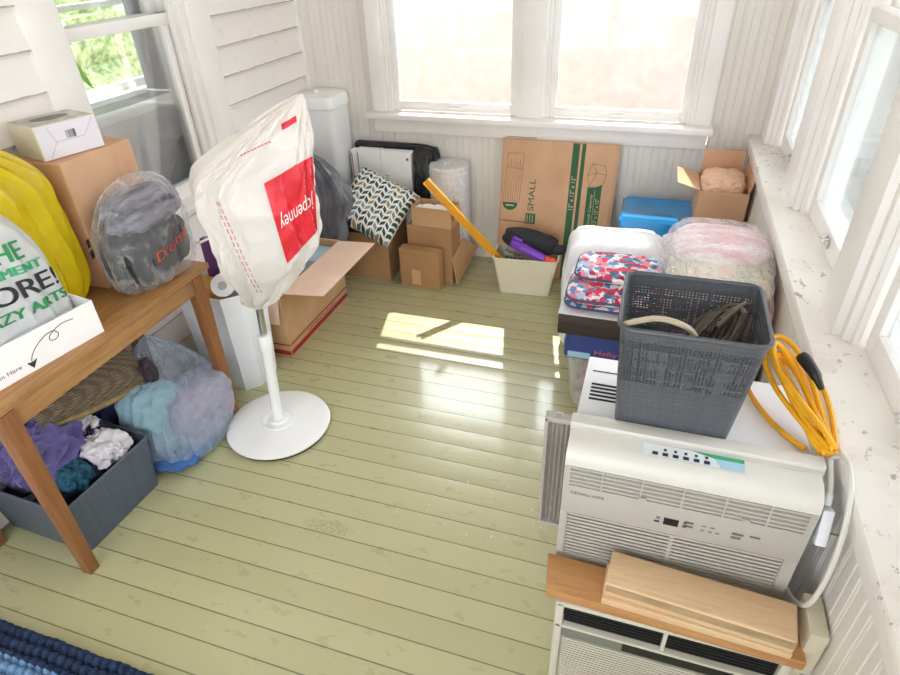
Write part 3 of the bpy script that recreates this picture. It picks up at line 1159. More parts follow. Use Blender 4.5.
w3 = thing('window_3', 'old double-hung window in the clapboard wall, looking into the house', 'window', (LW, 1.92, WZ0), kind='structure')
c = MB()
c.box((LW - 0.01, 1.49, WZ0 - 0.03), (LW + 0.024, 1.625, 2.09), 0.003)
c.box((LW - 0.01, 2.215, WZ0 - 0.03), (LW + 0.024, 2.345, 2.09), 0.003)
c.box((LW - 0.01, 1.625, 1.96), (LW + 0.024, 2.215, 2.09), 0.003)
c.build('casing', 'paint', w3)
j = MB()
j.box((LW - 0.13, WY0 - 0.015, WZ0), (LW + 0.01, WY0 + 0.01, WZ1))
j.box((LW - 0.13, WY1 - 0.035, WZ0), (LW + 0.01, WY1 + 0.005, WZ1), 0.003)
j.box((LW - 0.13, WY0, WZ1), (LW + 0.01, WY1, WZ1 + 0.02))
j.box((LW - 0.13, 1.60, WZ0 - 0.035), (LW + 0.035, 2.24, WZ0), 0.004)
j.box((LW - 0.03, WY1 - 0.055, WZ0), (LW - 0.012, WY1 - 0.035, WZ1), 0.003)
j.build('jamb', 'paint', w3)
s_ = MB()
xs = (LW - 0.072, LW - 0.036)
ya, yb = WY0 + 0.01, WY1 - 0.035
s_.box((xs[0], ya, WZ0), (xs[1], ya + 0.035, 1.335), 0.003)
s_.box((xs[0], yb - 0.05, WZ0), (xs[1], yb, 1.335), 0.003)
s_.box((xs[0], ya, WZ0), (xs[1], yb, WZ0 + 0.06), 0.003)
s_.box((xs[0], ya, 1.295), (xs[1] + 0.006, yb, 1.335), 0.003)
sash = s_.build('lower_sash', 'paint', w3)
MB().box((LW - 0.056, ya + 0.03, WZ0 + 0.05), (LW - 0.052, yb - 0.045, 1.3)).build('glass_pane', 'glass', sash, smooth=False)
s_ = MB()
xs = (LW - 0.115, LW - 0.08)
s_.box((xs[0], ya, 1.30), (xs[1], ya + 0.035, WZ1), 0.003)
s_.box((xs[0], yb - 0.05, 1.30), (xs[1], yb, WZ1), 0.003)
s_.box((xs[0], ya, 1.30), (xs[1], yb, 1.335), 0.003)
s_.box((xs[0], ya, WZ1 - 0.05), (xs[1], yb, WZ1), 0.003)
sash = s_.build('upper_sash', 'paint', w3)
MB().box((LW - 0.10, ya + 0.03, 1.33), (LW - 0.096, yb - 0.045, WZ1 - 0.045)).build('glass_pane', 'glass', sash, smooth=False)

# right wall: beadboard, a deep painted ledge, a row of sash windows between posts
wr = MB()
bead_panel(wr, FRONT, BW, 0.0, LEDGE_Z - 0.03, RW, 'y', -1)
struct('wall_right', wr, 'bead', 'white beadboard wall below the long window ledge', 'wall', smooth=False)
wr2 = MB()
wr2.box((0.44, FRONT, 1.95), (0.60, BW, CEIL))
struct('wall_right.001', wr2, 'paint', 'white wall above the side windows', 'wall', smooth=False)
struct('trim_5', MB().box((LEDGE_X, FRONT, LEDGE_Z - 0.03), (0.62, BW, LEDGE_Z), 0.005), 'ledge',
       'long white painted window ledge along the right wall, paint chipped', 'ledge')
struct('trim_6', MB().box((RW - 0.018, FRONT, LEDGE_Z - 0.075), (RW, BW, LEDGE_Z - 0.03), 0.004), 'paint', 'white apron strip under the right ledge', 'trim')
posts = [(2.90, 3.05), (2.16, 2.30), (1.365, 1.50), (0.57, 0.71), (-0.22, -0.08), (-1.02, -0.88)]
for i, (a, b) in enumerate(posts):
    p = MB()
    p.box((0.452, a, LEDGE_Z), (0.60, b, 1.96), 0.003)
    p.box((0.470, a - 0.022, LEDGE_Z), (0.60, a, 1.96), 0.003)
    p.box((0.488, a - 0.034, LEDGE_Z), (0.502, a - 0.022, 1.96), 0.002)
    if i:
        p.box((0.470, b, LEDGE_Z), (0.60, b + 0.018, 1.96), 0.003)
    struct('trim_%d' % (7 + i), p, 'paint', 'white stepped window post standing on the right ledge', 'post')
for i in range(5):
    y1, y0 = posts[i][0] - 0.036, posts[i + 1][1] + 0.02
    w = thing('window_%d' % (4 + i), 'dusty side window over the right ledge, number %s from the far corner' % ['one', 'two', 'three', 'four', 'five'][i], 'window',
              (0.53, (y0 + y1) / 2, LEDGE_Z), kind='structure')
    s_ = MB()
    x0, x1 = 0.512, 0.548
    s_.box((x0, y0, LEDGE_Z), (x1, y0 + 0.045, 1.35), 0.004)
    s_.box((x0, y1 - 0.045, LEDGE_Z), (x1, y1, 1.35), 0.004)
    s_.box((x0, y0 + 0.045, LEDGE_Z), (x1, y1 - 0.045, LEDGE_Z + 0.06), 0.004)
    s_.box((x0 - 0.004, y0 + 0.045, 1.32), (x1, y1 - 0.045, 1.355), 0.004)
    sash = s_.build('lower_sash', 'paint', w)
    MB().box((0.528, y0 + 0.04, LEDGE_Z + 0.055), (0.532, y1 - 0.04, 1.325)).build('glass_pane', 'dirty_glass', sash, smooth=False)
    ym = (y0 + y1) / 2
    l_ = MB()
    l_.box((x0 - 0.004, ym - 0.02, LEDGE_Z + 0.02), (x0, ym + 0.02, LEDGE_Z + 0.05), 0.001)
    l_.tube([(x0 - 0.004, ym - 0.012, LEDGE_Z + 0.045), (x0 - 0.02, ym - 0.012, LEDGE_Z + 0.04), (x0 - 0.02, ym + 0.012, LEDGE_Z + 0.04), (x0 - 0.004, ym + 0.012, LEDGE_Z + 0.045)], 0.003, 6)
    l_.build('sash_lift', 'chrome', sash)
    u_ = MB()
    u_.box((0.552, y0, 1.32), (0.58, y0 + 0.045, 1.96), 0.004)
    u_.box((0.552, y1 - 0.045, 1.32), (0.58, y1, 1.96), 0.004)
    u_.box((0.552, y0 + 0.045, 1.32), (0.58, y1 - 0.045, 1.355), 0.004)
    u_.box((0.552, y0 + 0.045, 1.91), (0.58, y1 - 0.045, 1.96), 0.004)
    us = u_.build('upper_sash', 'paint', w)
    MB().box((0.564, y0 + 0.04, 1.35), (0.568, y1 - 0.04, 1.915)).build('glass_pane', 'dirty_glass', us, smooth=False)

# the end of the porch behind the viewpoint, with an unseen wide window added for fill light
wf = MB()
wf.box((-1.95, FRONT - 0.1, 0), (0.62, FRONT, 0.45))
wf.box((-1.95, FRONT - 0.1, 2.2), (0.62, FRONT, CEIL))
wf.box((-1.95, FRONT - 0.1, 0.45), (-1.70, FRONT, 2.2))
wf.box((0.45, FRONT - 0.1, 0.45), (0.62, FRONT, 2.2))
wf.box((-0.65, FRONT - 0.1, 0.45), (-0.55, FRONT, 2.2))
struct('wall_front', wf, 'paint', 'white end wall with a wide opening added for fill light', 'wall', smooth=False)
wn = thing('window_9', 'unseen wide window added in the end wall for fill light', 'window', (-0.6, FRONT, 0.8), kind='structure')
MB().box((-1.7, FRONT - 0.06, 0.45), (-0.65, FRONT - 0.056, 2.2)).build('glass_pane', 'glass', wn, smooth=False)
MB().box((-0.55, FRONT - 0.06, 0.45), (0.45, FRONT - 0.056, 2.2)).build('glass_pane', 'glass', wn, smooth=False)

# roof slab and bar, unseen, added to trim the sun patch; the yard, the wall across it
struct('shade_eave', MB().box((-2.6, BW + 0.1, 2.221), (1.2, 3.85, 2.33)), 'paint', 'unseen porch eave added to cut the sunlight', 'shade_eave', smooth=False)
struct('trim_13', MB().box((-2.6, 3.845, 2.104), (1.2, 3.85, 2.174)), 'paint', 'unseen bar added below the eave to shade the sun patch', 'trim', smooth=False)
struct('lawn', MB().box((0.75, -8, -0.42), (9, 6.3, -0.35)), 'lawn', 'shaded lawn beyond the side windows', 'ground', smooth=False)
struct('ground', MB().box((-16, -6, -0.42), (0.75, 14, -0.35)), 'concrete', 'pale yard', 'ground', smooth=False)
struct('neighbour_wall', MB().box((-16, 6.3, -0.35), (5, 6.5, 1.75)), 'ext_wall', 'pinkish wall across the yard', 'wall', smooth=False)
struct('neighbour_wall.001', MB().box((4.2, -4, -0.35), (4.4, 6.3, 0.9)), 'ext_wall', 'low pinkish wall beyond the side windows', 'wall', smooth=False)
rl = MB()
rl.box((1.55, -1, 0.50), (1.62, 5, 0.56))
for k in range(6):
    rl.box((1.56, -0.8 + k * 1.1, -0.35), (1.61, -0.75 + k * 1.1, 0.5))
struct('trim_14', rl, 'paint', 'white railing outside the side windows', 'railing', smooth=False)

# the house interior seen through the clapboard wall's window
ir = MB()
ir.box((-4.3, 0.4, -0.05), (-1.96, 3.1, 0.0))
ir.box((-4.3, 3.1, -0.05), (-2.2, 4.95, 0.0))
ir.box((-4.3, 0.4, 2.3), (-1.96, 3.1, 2.36))
ir.box((-4.3, 3.1, 2.3), (-2.2, 4.95, 2.36))
ir.box((-4.3, 4.85, 0), (-2.2, 4.95, 2.3))
ir.box((-2.2, 3.10, 0), (-1.96, 3.16, 2.3))
ir.box((-4.3, 0.4, 0), (-1.96, 0.5, 2.3))
ir.box((-4.3, 0.5, 0), (-4.2, 3.62, 0.7))  # wide opening above this, added to brighten the room
ir.box((-4.3, 0.5, 2.1), (-4.2, 3.62, 2.3))
ir.box((-4.3, 3.5, 0.7), (-4.2, 3.62, 2.1))
ir.box((-4.3, 4.75, 0), (-4.2, 4.85, 2.3))
ir.box((-4.3, 3.62, 0), (-4.2, 4.75, 0.56))
ir.box((-4.3, 3.62, 2.0), (-4.2, 4.75, 2.3))
ir.box((-2.2, 3.15, 0), (-2.14, 4.95, 2.3))
struct('wall_inner', ir, 'room', 'room of the house behind the window', 'wall', smooth=False)
fr = MB()
fr.box((-4.2, 3.58, 0.53), (-4.08, 4.8, 0.57), 0.004)
fr.box((-4.22, 3.60, 0.56), (-4.17, 3.68, 2.0))
fr.box((-4.22, 4.70, 0.56), (-4.17, 4.77, 2.0))
fr.box((-4.22, 3.62, 0.57), (-4.18, 4.75, 0.63))
fr.box((-4.22, 3.62, 1.17), (-4.18, 4.75, 1.21))
struct('window_10', fr, 'paint', 'bright far window of the inner room', 'window', smooth=False)
struct('hedge', MB().lump((-6.2, 5.2, 0.5), (1.0, 4.0, 1.6), 3, 0.25, 5, 5), 'hedge', 'sunlit hedge beyond the inner room', 'hedge')

for nm, loc, sx, sy, d in (('portal_back', (-0.6, BW + 0.16, 1.4), 1.7, 1.2, (0, -1, 0)), ('portal_side', (0.64, 0.9, 1.4), 4.3, 1.25, (-1, 0, 0)),
                           ('portal_end', (-0.62, FRONT - 0.12, 1.32), 2.2, 1.8, (0, 1, 0))):
    portal(nm, loc, sx, sy, d)

# ------------------------------------------------------------------ along the back wall, left to right
# tall white lidded bin in the corner
o = thing('kitchen_bin', 'tall white plastic bin standing in the far left corner', 'bin', (-1.675, 2.93, 0))
b = MB()
b.loft([rr(0.185, 0.19, 0.035, 0.0, 6), rr(0.205, 0.205, 0.035, 0.03, 6), rr(0.215, 0.21, 0.035, 0.82, 6), rr(0.22, 0.215, 0.035, 0.826, 6)])
b.build('body', 'white_plastic', o, local=True)
b = MB()
b.loft([rr(0.222, 0.217, 0.036, 0.828, 6), rr(0.224, 0.219, 0.036, 0.86, 6), rr(0.214, 0.209, 0.034, 0.885, 6), rr(0.17, 0.165, 0.03, 0.895, 6)])
b.build('lid', 'white_plastic', o, local=True)
MB().lathe([(0.012, 0.89), (0.014, 0.9), (0.012, 0.907), (0.004, 0.909)], (-0.01, -0.02, 0), 16).build('knob', 'white_plastic', o, local=True)

# white cartons standing in an open black bag
for k, (x0, x1, z1) in enumerate(((-1.548, -1.515, 0.600), (-1.513, -1.372, 0.606), (-1.370, -1.198, 0.604))):
    t_ = ['narrow white carton edge beside the tall white bin', 'white carton with a thin red line, middle of three in the black bag', 'white carton with one red dot, rightmost of three in the black bag'][k]
    o = thing('white_carton', t_, 'box', ((x0 + x1) / 2, 2.965, 0.003), group='white cartons in the black bag')
    MB().box((x0, 2.935, 0.003), (x1, 2.99, z1), 0.003).build('body', 'paper', o, smooth=False)
    p = MB()
    if k < 2:
        quad(p, (x0 + 0.006, 2.9345, 0.02), (x0 + 0.011, 2.9345, 0.02), (x0 + 0.011, 2.9345, z1 - 0.015), (x0 + 0.006, 2.9345, z1 - 0.015))
    else:
        p.obox((x1 - 0.02, 2.9348, z1 - 0.035), (0.012, 0.001, 0.012))
    p.build('red_mark', 'red_print', o, smooth=False)
    if k:
        p = MB()
        for q in range(9):
            xx = x1 - 0.038 if k == 1 else x0 + 0.03
            p.obox((xx, 2.9348, z1 - 0.13 - q * 0.013), (0.017, 0.0008, 0.007))
        p.build('print', mat('pale_blue_ink', 'aebccb', 0.7), o, smooth=False)
bb = MB()
bb.loft(bag_rings([(0.002, -1.33, 3.018, 0.20, 0.012), (0.03, -1.32, 3.018, 0.25, 0.016), (0.3, -1.315, 3.018, 0.25, 0.016), (0.58, -1.31, 3.018, 0.245, 0.015), (0.622, -1.33, 3.018, 0.22, 0.010), (0.632, -1.36, 3.018, 0.17, 0.004)], 80, 30, 6, 0, 0.004, (2, 4), 4))
bb.loft(bag_rings([(0.004, -1.13, 2.955, 0.04, 0.03), (0.05, -1.13, 2.955, 0.055, 0.045), (0.3, -1.125, 2.955, 0.06, 0.05), (0.5, -1.12, 2.96, 0.062, 0.05), (0.58, -1.125, 2.97, 0.058, 0.04), (0.615, -1.14, 2.985, 0.045, 0.02), (0.625, -1.15, 2.99, 0.02, 0.006)], 60, 36, 2.6, 0, 0.012, (3, 9), 9))
tag(bb.build('garbage_bag', 'black_bag2', None, origin=(-1.31, 3.0, 0)), 'shiny black garbage bag pulled open around white cartons at the back wall', 'bag')

# grey-black bag by the tall bin
o = MB()
o.loft(bag_rings([(0.004, -1.60, 2.53, 0.10, 0.06), (0.05, -1.60, 2.53, 0.13, 0.075), (0.25, -1.59, 2.53, 0.155, 0.085), (0.38, -1.575, 2.53, 0.175, 0.085),
                  (0.48, -1.555, 2.53, 0.175, 0.082), (0.58, -1.56, 2.53, 0.15, 0.075), (0.66, -1.575, 2.53, 0.09, 0.05), (0.70, -1.59, 2.53, 0.045, 0.02), (0.705, -1.59, 2.53, 0.01, 0.006)],
                 90, 70, 2.3, 0.2, 0.040, (2.2, 3.2), 12, fine=0.4))
tag(o.build('garbage_bag', 'black_bag', None, origin=(-1.57, 2.53, 0)), 'lumpy dark grey plastic bag slumped between red-striped box and white bin', 'bag')

# big box with red stripes, flap open
o = thing('cardboard_box', 'large open cardboard box with dark red stripes along its foot', 'box', (-1.545, 2.135, 0))
carton(o, 0.31, 0.555, 0.32, 'card', [('+x', 0.20, 86), ('-y', 0.14, 172), ('+y', 0.12, 150)], fmat='card_pale')
p = MB()
for a, b_ in ((0.010, 0.034), (0.060, 0.068)):
    quad(p, (0.1556, -0.275, a), (0.1556, 0.275, a), (0.1556, 0.275, b_), (0.1556, -0.275, b_))
    quad(p, (-0.15, -0.2786, a), (0.154, -0.2786, a), (0.154, -0.2786, b_), (-0.15, -0.2786, b_))
rnd = random.Random(5)
for k in range(22):
    y = -0.12 + k * 0.0125
    hh = rnd.choice((0.008, 0.012, 0.014))
    quad(p, (0.1557, y, 0.040), (0.1557, y + 0.006, 0.040), (0.1557, y + 0.006, 0.040 + hh), (0.1557, y, 0.040 + hh))
p.build('red_printing', 'red_print', o, smooth=False, local=True)
tag(MB().box((-1.50, 2.22, 0.006), (-1.41, 2.38, 0.30), 0.004).build('blue_carton', mat('pale_blue_card', 'a9c6d2', 0.6), None, origin=(-1.455, 2.3, 0.006)),
    'pale blue packet tucked inside the red-striped cardboard box', 'box')

# box under the patterned pillow
o = thing('cardboard_box', 'plain brown cardboard box under the leaf-patterned pillow', 'box', (-1.375, 2.775, 0))
carton(o, 0.27, 0.27, 0.262, 'card_dark', [('+x', 0.10, 30), ('-y', 0.02, 176)])


def pillow(mb, c, u, v, w, h, th, seed):
    u, v = V(u).normalized(), V(v).normalized()
    n = u.cross(v).normalized()
    v = n.cross(u)
    c = V(c)

    def side(s):
        def fn(a, b):
            x, y = a * 2 - 1, b * 2 - 1
            k = max(0.0, (1 - x ** 4)) * max(0.0, (1 - y ** 4))
            pinch = 1 - 0.07 * (1 - abs(y)) * abs(x) ** 2 - 0.0
            pin2 = 1 - 0.07 * (1 - abs(x)) * abs(y) ** 2
            z = s * th / 2 * k ** 0.45
            z += 0.006 * noise.noise(V((x * 2.5 + seed, y * 2.5, s))) * (k > 0.05)
            return c + u * (x * w / 2 * pinch) + v * (y * h / 2 * pin2) + n * z
        return fn
    mb.grid(side(1), 36, 36)
    mb.grid(side(-1), 36, 36)
    bmesh.ops.remove_doubles(mb.bm, verts=mb.bm.verts, dist=0.0008)


o = MB()
pillow(o, (-1.320, 2.70, 0.392), (0.30, -0.02, -0.12), (0.06, 0.33, 0.22), 0.35, 0.34, 0.165, 2)
tag(o.build('pillow', 'pillow', None, angle=80, origin=(-1.268, 2.715, 0.30)), 'square pillow with green and black leaf tile pattern leaning on a brown box', 'pillow')

# three brown boxes stacked
o = thing('cardboard_box', 'small brown box with a tape patch, lowest at the front of the stack', 'box', (-1.055, 2.634, 0), (0, 0, R(-3)))
carton(o, 0.222, 0.06, 0.215, 'card_dark', open_top=False)
MB().obox((-0.02, -0.0304, 0.06), (0.05, 0.001, 0.085)).build('tape', mat('paper_tape', 'cda67c', 0.5), o, smooth=False, local=True)
o = thing('cardboard_box', 'wide brown box with a splayed lower flap, middle of the stack', 'box', (-1.02, 2.745, 0), (0, 0, R(-2)))
carton(o, 0.245, 0.13, 0.315, 'card_dark', open_top=False)
f = MB()
f.loft([[V(q) for q in ((0.1235, -0.07, 0.15), (0.1235, 0.10, 0.20), (0.17, 0.22, 0.10), (0.15, -0.08, 0.012))], [V(q) for q in ((0.127, -0.07, 0.15), (0.127, 0.10, 0.20), (0.174, 0.22, 0.10), (0.154, -0.08, 0.012))]])
f.build('flap', 'card', o, smooth=False, local=True)
o = thing('cardboard_box', 'open brown box holding white paper, top of the stack', 'box', (-1.005, 2.745, 0.3155), (0, 0, R(-3)))
carton(o, 0.215, 0.125, 0.098, 'card', [('+x', 0.06, 165)])
o = MB()
rnd = random.Random(3)
for k in range(5):
    o.lump((-1.075 + k * 0.03, 2.74 + rnd.uniform(-0.02, 0.02), 0.382), (0.035, 0.035, 0.028), 20 + k, 0.5, 3, 3)
tag(o.build('packing_paper', 'paper', None, origin=(-1.02, 2.74, 0.36), angle=25), 'crumpled white paper in the topmost brown box', 'paper')

# bubble wrap roll
o = thing('bubble_wrap_roll', 'upright roll of translucent white bubble wrap against the back wall', 'roll', (-0.985, 2.928, 0))
prof = [(0.03, 0.0), (0.100, 0.0)] + [(0.104 + 0.0022 * math.sin(k * 2.1), 0.003 + k * 0.0115) for k in range(49)] + [(0.098, 0.566), (0.028, 0.568), (0.026, 0.50)]
MB().lathe(prof, (0, 0, 0), 40).build('wrap', 'bubble', o, local=True)
MB().lathe([(0.0, 0.002), (0.095, 0.002), (0.095, 0.55), (0.0, 0.55)], (0, 0, 0), 32).build('core', 'paper', o, local=True)

# cream bin of tools and a yellow bar
o = thing('storage_bin', 'small cream plastic bin of odds and ends on the floor', 'bin', (-0.524, 2.745, 0), (0, 0, R(4)))
b = MB()
b.loft(tub_rings(0.255, 0.145, 0.322, 0.175, 0.198, 0.004, 0.022, lip=0.004))
b.build('body', 'bin_cream', o, local=True)
t = MB()
pa, pb = V((-1.005, 2.636, 0.575)), V((-0.600, 2.705, 0.115))
d = (pb - pa).normalized()
t.bar(pa, pb, 0.036, 0.006, (0, -1, 0.3), 0.0015)
sidev = d.cross(V((0, -1, 0.3))).normalized()
upv = sidev.cross(d)
for sg in (-1, 1):
    t.bar(pa + sidev * sg * 0.016 + upv * 0.008, pb + sidev * sg * 0.016 + upv * 0.008, 0.005, 0.02, (0, -1, 0.3), 0.0015)
tag(t.build('yellow_bar', 'yellow', None, origin=pa), 'long yellow plastic channel leaning from the cream bin across the brown boxes', 'bar')
o = MB()
o.lump((-0.515, 2.775, 0.255), (0.135, 0.045, 0.052), 31, 0.10, 2, 4, ridge=False, m=Matrix.Rotation(R(8), 3, 'Y'), p=3.5)
o.lump((-0.385, 2.775, 0.222), (0.055, 0.03, 0.026), 33, 0.2, 2, 3)
tag(o.build('black_case', mat('black_nylon', '2a2b2f', 0.7, 0.15, 30, 0.3, 60), None, origin=(-0.52, 2.775, 0.2)), 'black soft case sticking out of the cream bin', 'case')
o = thing('plastic_tool', 'purple plastic tool with an orange-red tip lying in the cream bin', 'tool', (-0.49, 2.70, 0.2))
p0, p1 = V((-0.600, 2.712, 0.268)), V((-0.425, 2.695, 0.200))
MB().bar(p0, p1, 0.034, 0.042, (0, 0, 1), 0.008).bar(p0 + V((0.01, 0, 0.026)), p0 + V((0.06, -0.004, 0.010)), 0.02, 0.012, (0, 0, 1), 0.004).build('body', 'purple', o)
MB().bar(p0 + (p1 - p0) * 0.3 + V((0, -0.018, 0.004)), p1 + V((0, -0.018, 0.006)), 0.004, 0.012, (0, 0, 1), 0.001).build('ridge', mat('pale_purple', '9a63d6', 0.4), o)
MB().bar(p1, p1 + V((0.052, -0.004, -0.008)), 0.032, 0.036, (0, 0, 1), 0.008).build('tip', 'orange', o)
o = MB()
for k, (x, z) in enumerate(((-0.615, 0.223), (-0.592, 0.212), (-0.57, 0.206), (-0.545, 0.2))):
    ax = Matrix.Rotation(R(90), 3, 'X') @ Matrix.Rotation(R(10 * k), 3, 'Y')
    o.lathe([(0.006, -0.008), (0.013, -0.008), (0.013, 0.008), (0.006, 0.008)], (x, 2.684, z), 14, ax)
    o.bar((x, 2.69, z - 0.012), (x + 0.004, 2.69, z - 0.09), 0.008, 0.008)
tag(o.build('clamp_rack', 'steel', None, origin=(-0.58, 2.684, 0.15)), 'metal fittings beside the purple tool in the cream bin', 'fitting')

# flattened moving box leaning on the wall
bx_w, bx_h = 0.575, 0.698
BL = V((-0.722, 2.892, 0.002))
lean = math.atan2(0.128, 0.70)
o = thing('moving_box', 'flattened brown moving box printed SMALL, leaning under the back sill', 'box', BL, (-lean, 0, R(-1)))
b = MB()
b.box((0, 0, 0), (bx_w, 0.0075, bx_h), 0.001)
b.build('back_layer', 'card_pink', o, smooth=False, local=True)
b = MB()
b.box((0.012, -0.0085, 0.002), (bx_w - 0.012, -0.0005, bx_h - 0.004), 0.001)
b.build('front_layer', 'card_pink', o, smooth=False, local=True)
yf = -0.0088


def bx(px, py):
    """print layout measured on the box face (u right, v up)"""
    return V((0.012 + (px - 80) / (795 - 80) * (bx_w - 0.024), yf, bx_h - 0.004 - (py - 70) / 715 * 0.59))


def on_box(pts):
    return [bx(*q) for q in pts]


NB = (0, -1, 0)
seam = MB()
ribbon(seam, [V((0.012, yf, 0.285)), V((0.17, yf, 0.283))], 0.005, NB)
ribbon(seam, [V((0.012, yf, 0.706)), V((0.17, yf, 0.706))], 0.003, NB)
seam.build('slot', 'brown_ink', o, smooth=False, local=True)
g = MB()
for x0, x1 in ((522, 566), (580, 604)):
    a, b_ = bx(x0, 70), bx(x1, 70)
    quad(g, (a.x, yf - 0.0006, 0.004), (b_.x, yf - 0.0006, 0.004), (b_.x, yf - 0.0006, bx_h - 0.005), (a.x, yf - 0.0006, bx_h - 0.005))
quad(g, *[q + V((0, -0.0006, 0)) for q in on_box(((640, 555), (730, 555), (730, 318), (640, 318)))])
cx, cy = bx(138, 450).x, bx(138, 450).z
rad = bx(190, 450).x - cx
arc = [V((cx + rad * math.cos(R(180 + a)), yf - 0.0006, cy + rad * math.sin(R(180 + a)))) for a in range(0, 181, 12)]
g.bm.faces.new([g.bm.verts.new(q) for q in arc])
sq = on_box(((252, 575), (318, 575), (318, 508), (252, 508)))
quad(g, *[q + V((0, -0.0006, 0)) for q in sq])
letter(g, 'SMALL', bx(302, 492), (0, 0, 1), (-1, 0, 0), 0.032, 0.162, 0.0007)
tri = on_box(((636, 318), (648, 318), (648, 306)))
quad(g, *[q + V((0, -0.0006, 0)) for q in on_box(((638, 318), (730, 318), (732, 296), (690, 316)))])
g.build('green_printing', 'green_print', o, smooth=False, local=True)
l = MB()
cube = [((655, 180), (735, 188)), ((735, 188), (750, 240)), ((750, 240), (725, 315)), ((725, 315), (650, 310)), ((650, 310), (632, 250)), ((632, 250), (655, 180)),
        ((632, 250), (690, 232)), ((690, 232), (750, 240)), ((690, 232), (650, 310)), ((655, 180), (690, 232))]
for a, b_ in cube:
    ribbon(l, on_box((a, b_)), 0.0022, NB)
for fr_ in [((105, 150), (212, 150)), ((212, 150), (200, 450)), ((105, 150), (88, 450)), ((105, 228), (208, 232)), ((104, 236), (207, 240))]:
    ribbon(l, on_box(fr_), 0.0018, NB)
for k in range(1, 7):
    x = 88 + k * 16
    ribbon(l, on_box(((x + 10, 240), (x, 450))), 0.0013, NB)
for k, hh in enumerate((20, 40, 28, 46, 24, 36)):
    x = 116 + k * 15
    ribbon(l, on_box(((x, 224), (x, 224 - hh))), 0.0022, NB)
rec = [bx(462 + 32 * math.cos(R(a)), 655 + 32 * math.sin(R(a))) for a in range(0, 361, 20)]
ribbon(l, rec, 0.003, NB)
l.build('line_drawing', 'brown_ink', o, smooth=False, local=True)
wl_ = MB()
letter(wl_, '12" x 12" x 12"', bx(558, 462) + V((0, -0.0008, 0)), (0, 0, 1), (-1, 0, 0), 0.022, 0.165, 0.0008)
letter(wl_, '12" x 12" x 12"', bx(722, 540) + V((0, -0.0008, 0)), (0, 0, 1), (-1, 0, 0), 0.018, 0.13, 0.0008)
letter(wl_, 'Small Capacity', bx(682, 540) + V((0, -0.0008, 0)), (0, 0, 1), (-1, 0, 0), 0.016, 0.15, 0.0008)
for q in range(3):
    ribbon(wl_, [p + V((0, -0.0005, 0)) for p in on_box(((264 + q * 18, 568), (264 + q * 18, 516)))], 0.0035, NB, 0.0009)
ribbon(wl_, [p + V((0, -0.0005, 0)) for p in on_box(((110, 468), (166, 468)))], 0.006, NB, 0.0009)
ribbon(wl_, [p + V((0, -0.0005, 0)) for p in on_box(((690, 545), (690, 330)))], 0.0015, NB, 0.0009)
wl_.build('cream_printing', 'cream_ink', o, smooth=False, local=True)

# blue tote
o = thing('storage_tote', 'glossy bright blue plastic tote against the back wall', 'box', (0.065, 2.80, 0))
b = MB()
b.loft([rr(0.29, 0.25, 0.02, 0, 4), rr(0.31, 0.27, 0.02, 0.43, 4)])
b.build('body', 'blue_tote', o, local=True)
b = MB()
b.loft([rr(0.325, 0.285, 0.02, 0.432, 4), rr(0.325, 0.285, 0.02, 0.455, 4), rr(0.30, 0.26, 0.02, 0.468, 4), rr(0.29, 0.25, 0.02, 0.464, 4)])
b.build('lid', 'blue_tote', o, local=True)

# open carton with peach paper
o = thing('cardboard_box', 'open cardboard box stuffed with peach packing paper in the far right corner', 'box', (0.31, 2.765, 0), (0, 0, R(1)))
carton(o, 0.195, 0.25, 0.622, 'card_pink', [('+y', 0.105, -2), ('-x', 0.095, 75), ('+x', 0.08, 12), ('-y', 0.012, 178)])
o = MB()
o.lump((0.310, 2.765, 0.598), (0.088, 0.116, 0.068), 41, 0.16, 3, 5, p=3.5)
tag(o.build('packing_paper', 'peach', None, origin=(0.312, 2.765, 0.56)), 'peach-coloured crumpled packing paper filling the corner cardboard box', 'paper')

# ------------------------------------------------------------------ the pile on the right
# white bedding in a bag
o = MB()
o.loft(bag_rings([(0.004, -0.09, 2.36, 0.15, 0.11), (0.03, -0.09, 2.36, 0.185, 0.15), (0.2, -0.085, 2.36, 0.195, 0.165), (0.34, -0.085, 2.36, 0.20, 0.17), (0.42, -0.085, 2.36, 0.195, 0.165),
                  (0.478, -0.085, 2.36, 0.185, 0.15), (0.505, -0.08, 2.36, 0.14, 0.09), (0.512, -0.08, 2.36, 0.05, 0.03)], 80, 50, 4.5, 0.03, 0.010, (2.0, 5), 21, fine=0.25))
tag(o.build('bedding_bag', 'bed_bag', None, origin=(-0.09, 2.36, 0)), 'fat white plastic bag of bedding standing behind the floral pouches', 'bag')

# clear tub with blue lid
o = thing('storage_tub', 'clear plastic storage tub with a blue lid under the dark wooden box', 'tub', (0.0, 2.03, 0))
b = MB()
b.loft(tub_rings(0.33, 0.30, 0.385, 0.37, 0.275, 0.003, 0.03))
b.build('body', 'tub_clear', o, local=True)
b = MB()
b.loft([rr(0.405, 0.39, 0.03, 0.248, 5), rr(0.41, 0.395, 0.03, 0.30, 5), rr(0.40, 0.385, 0.03, 0.350, 5), rr(0.36, 0.345, 0.03, 0.355, 5)])
lid = b.build('lid', 'lid_blue', o, local=True)
letter(MB(), 'Hefty', (-0.090, -0.1990, 0.272), (1, 0, 0), (0, 0.06, 1), 0.026, 0.080, 0.001).build('lettering', mat('red_lettering', 'd8606a', 0.5), lid, smooth=False, local=True)
quad(MB(), (-0.185, -0.1990, 0.255), (-0.105, -0.1990, 0.255), (-0.105, -0.1990, 0.280), (-0.185, -0.1990, 0.280)).build('paper_label', 'sticker_blue', lid, smooth=False, local=True)
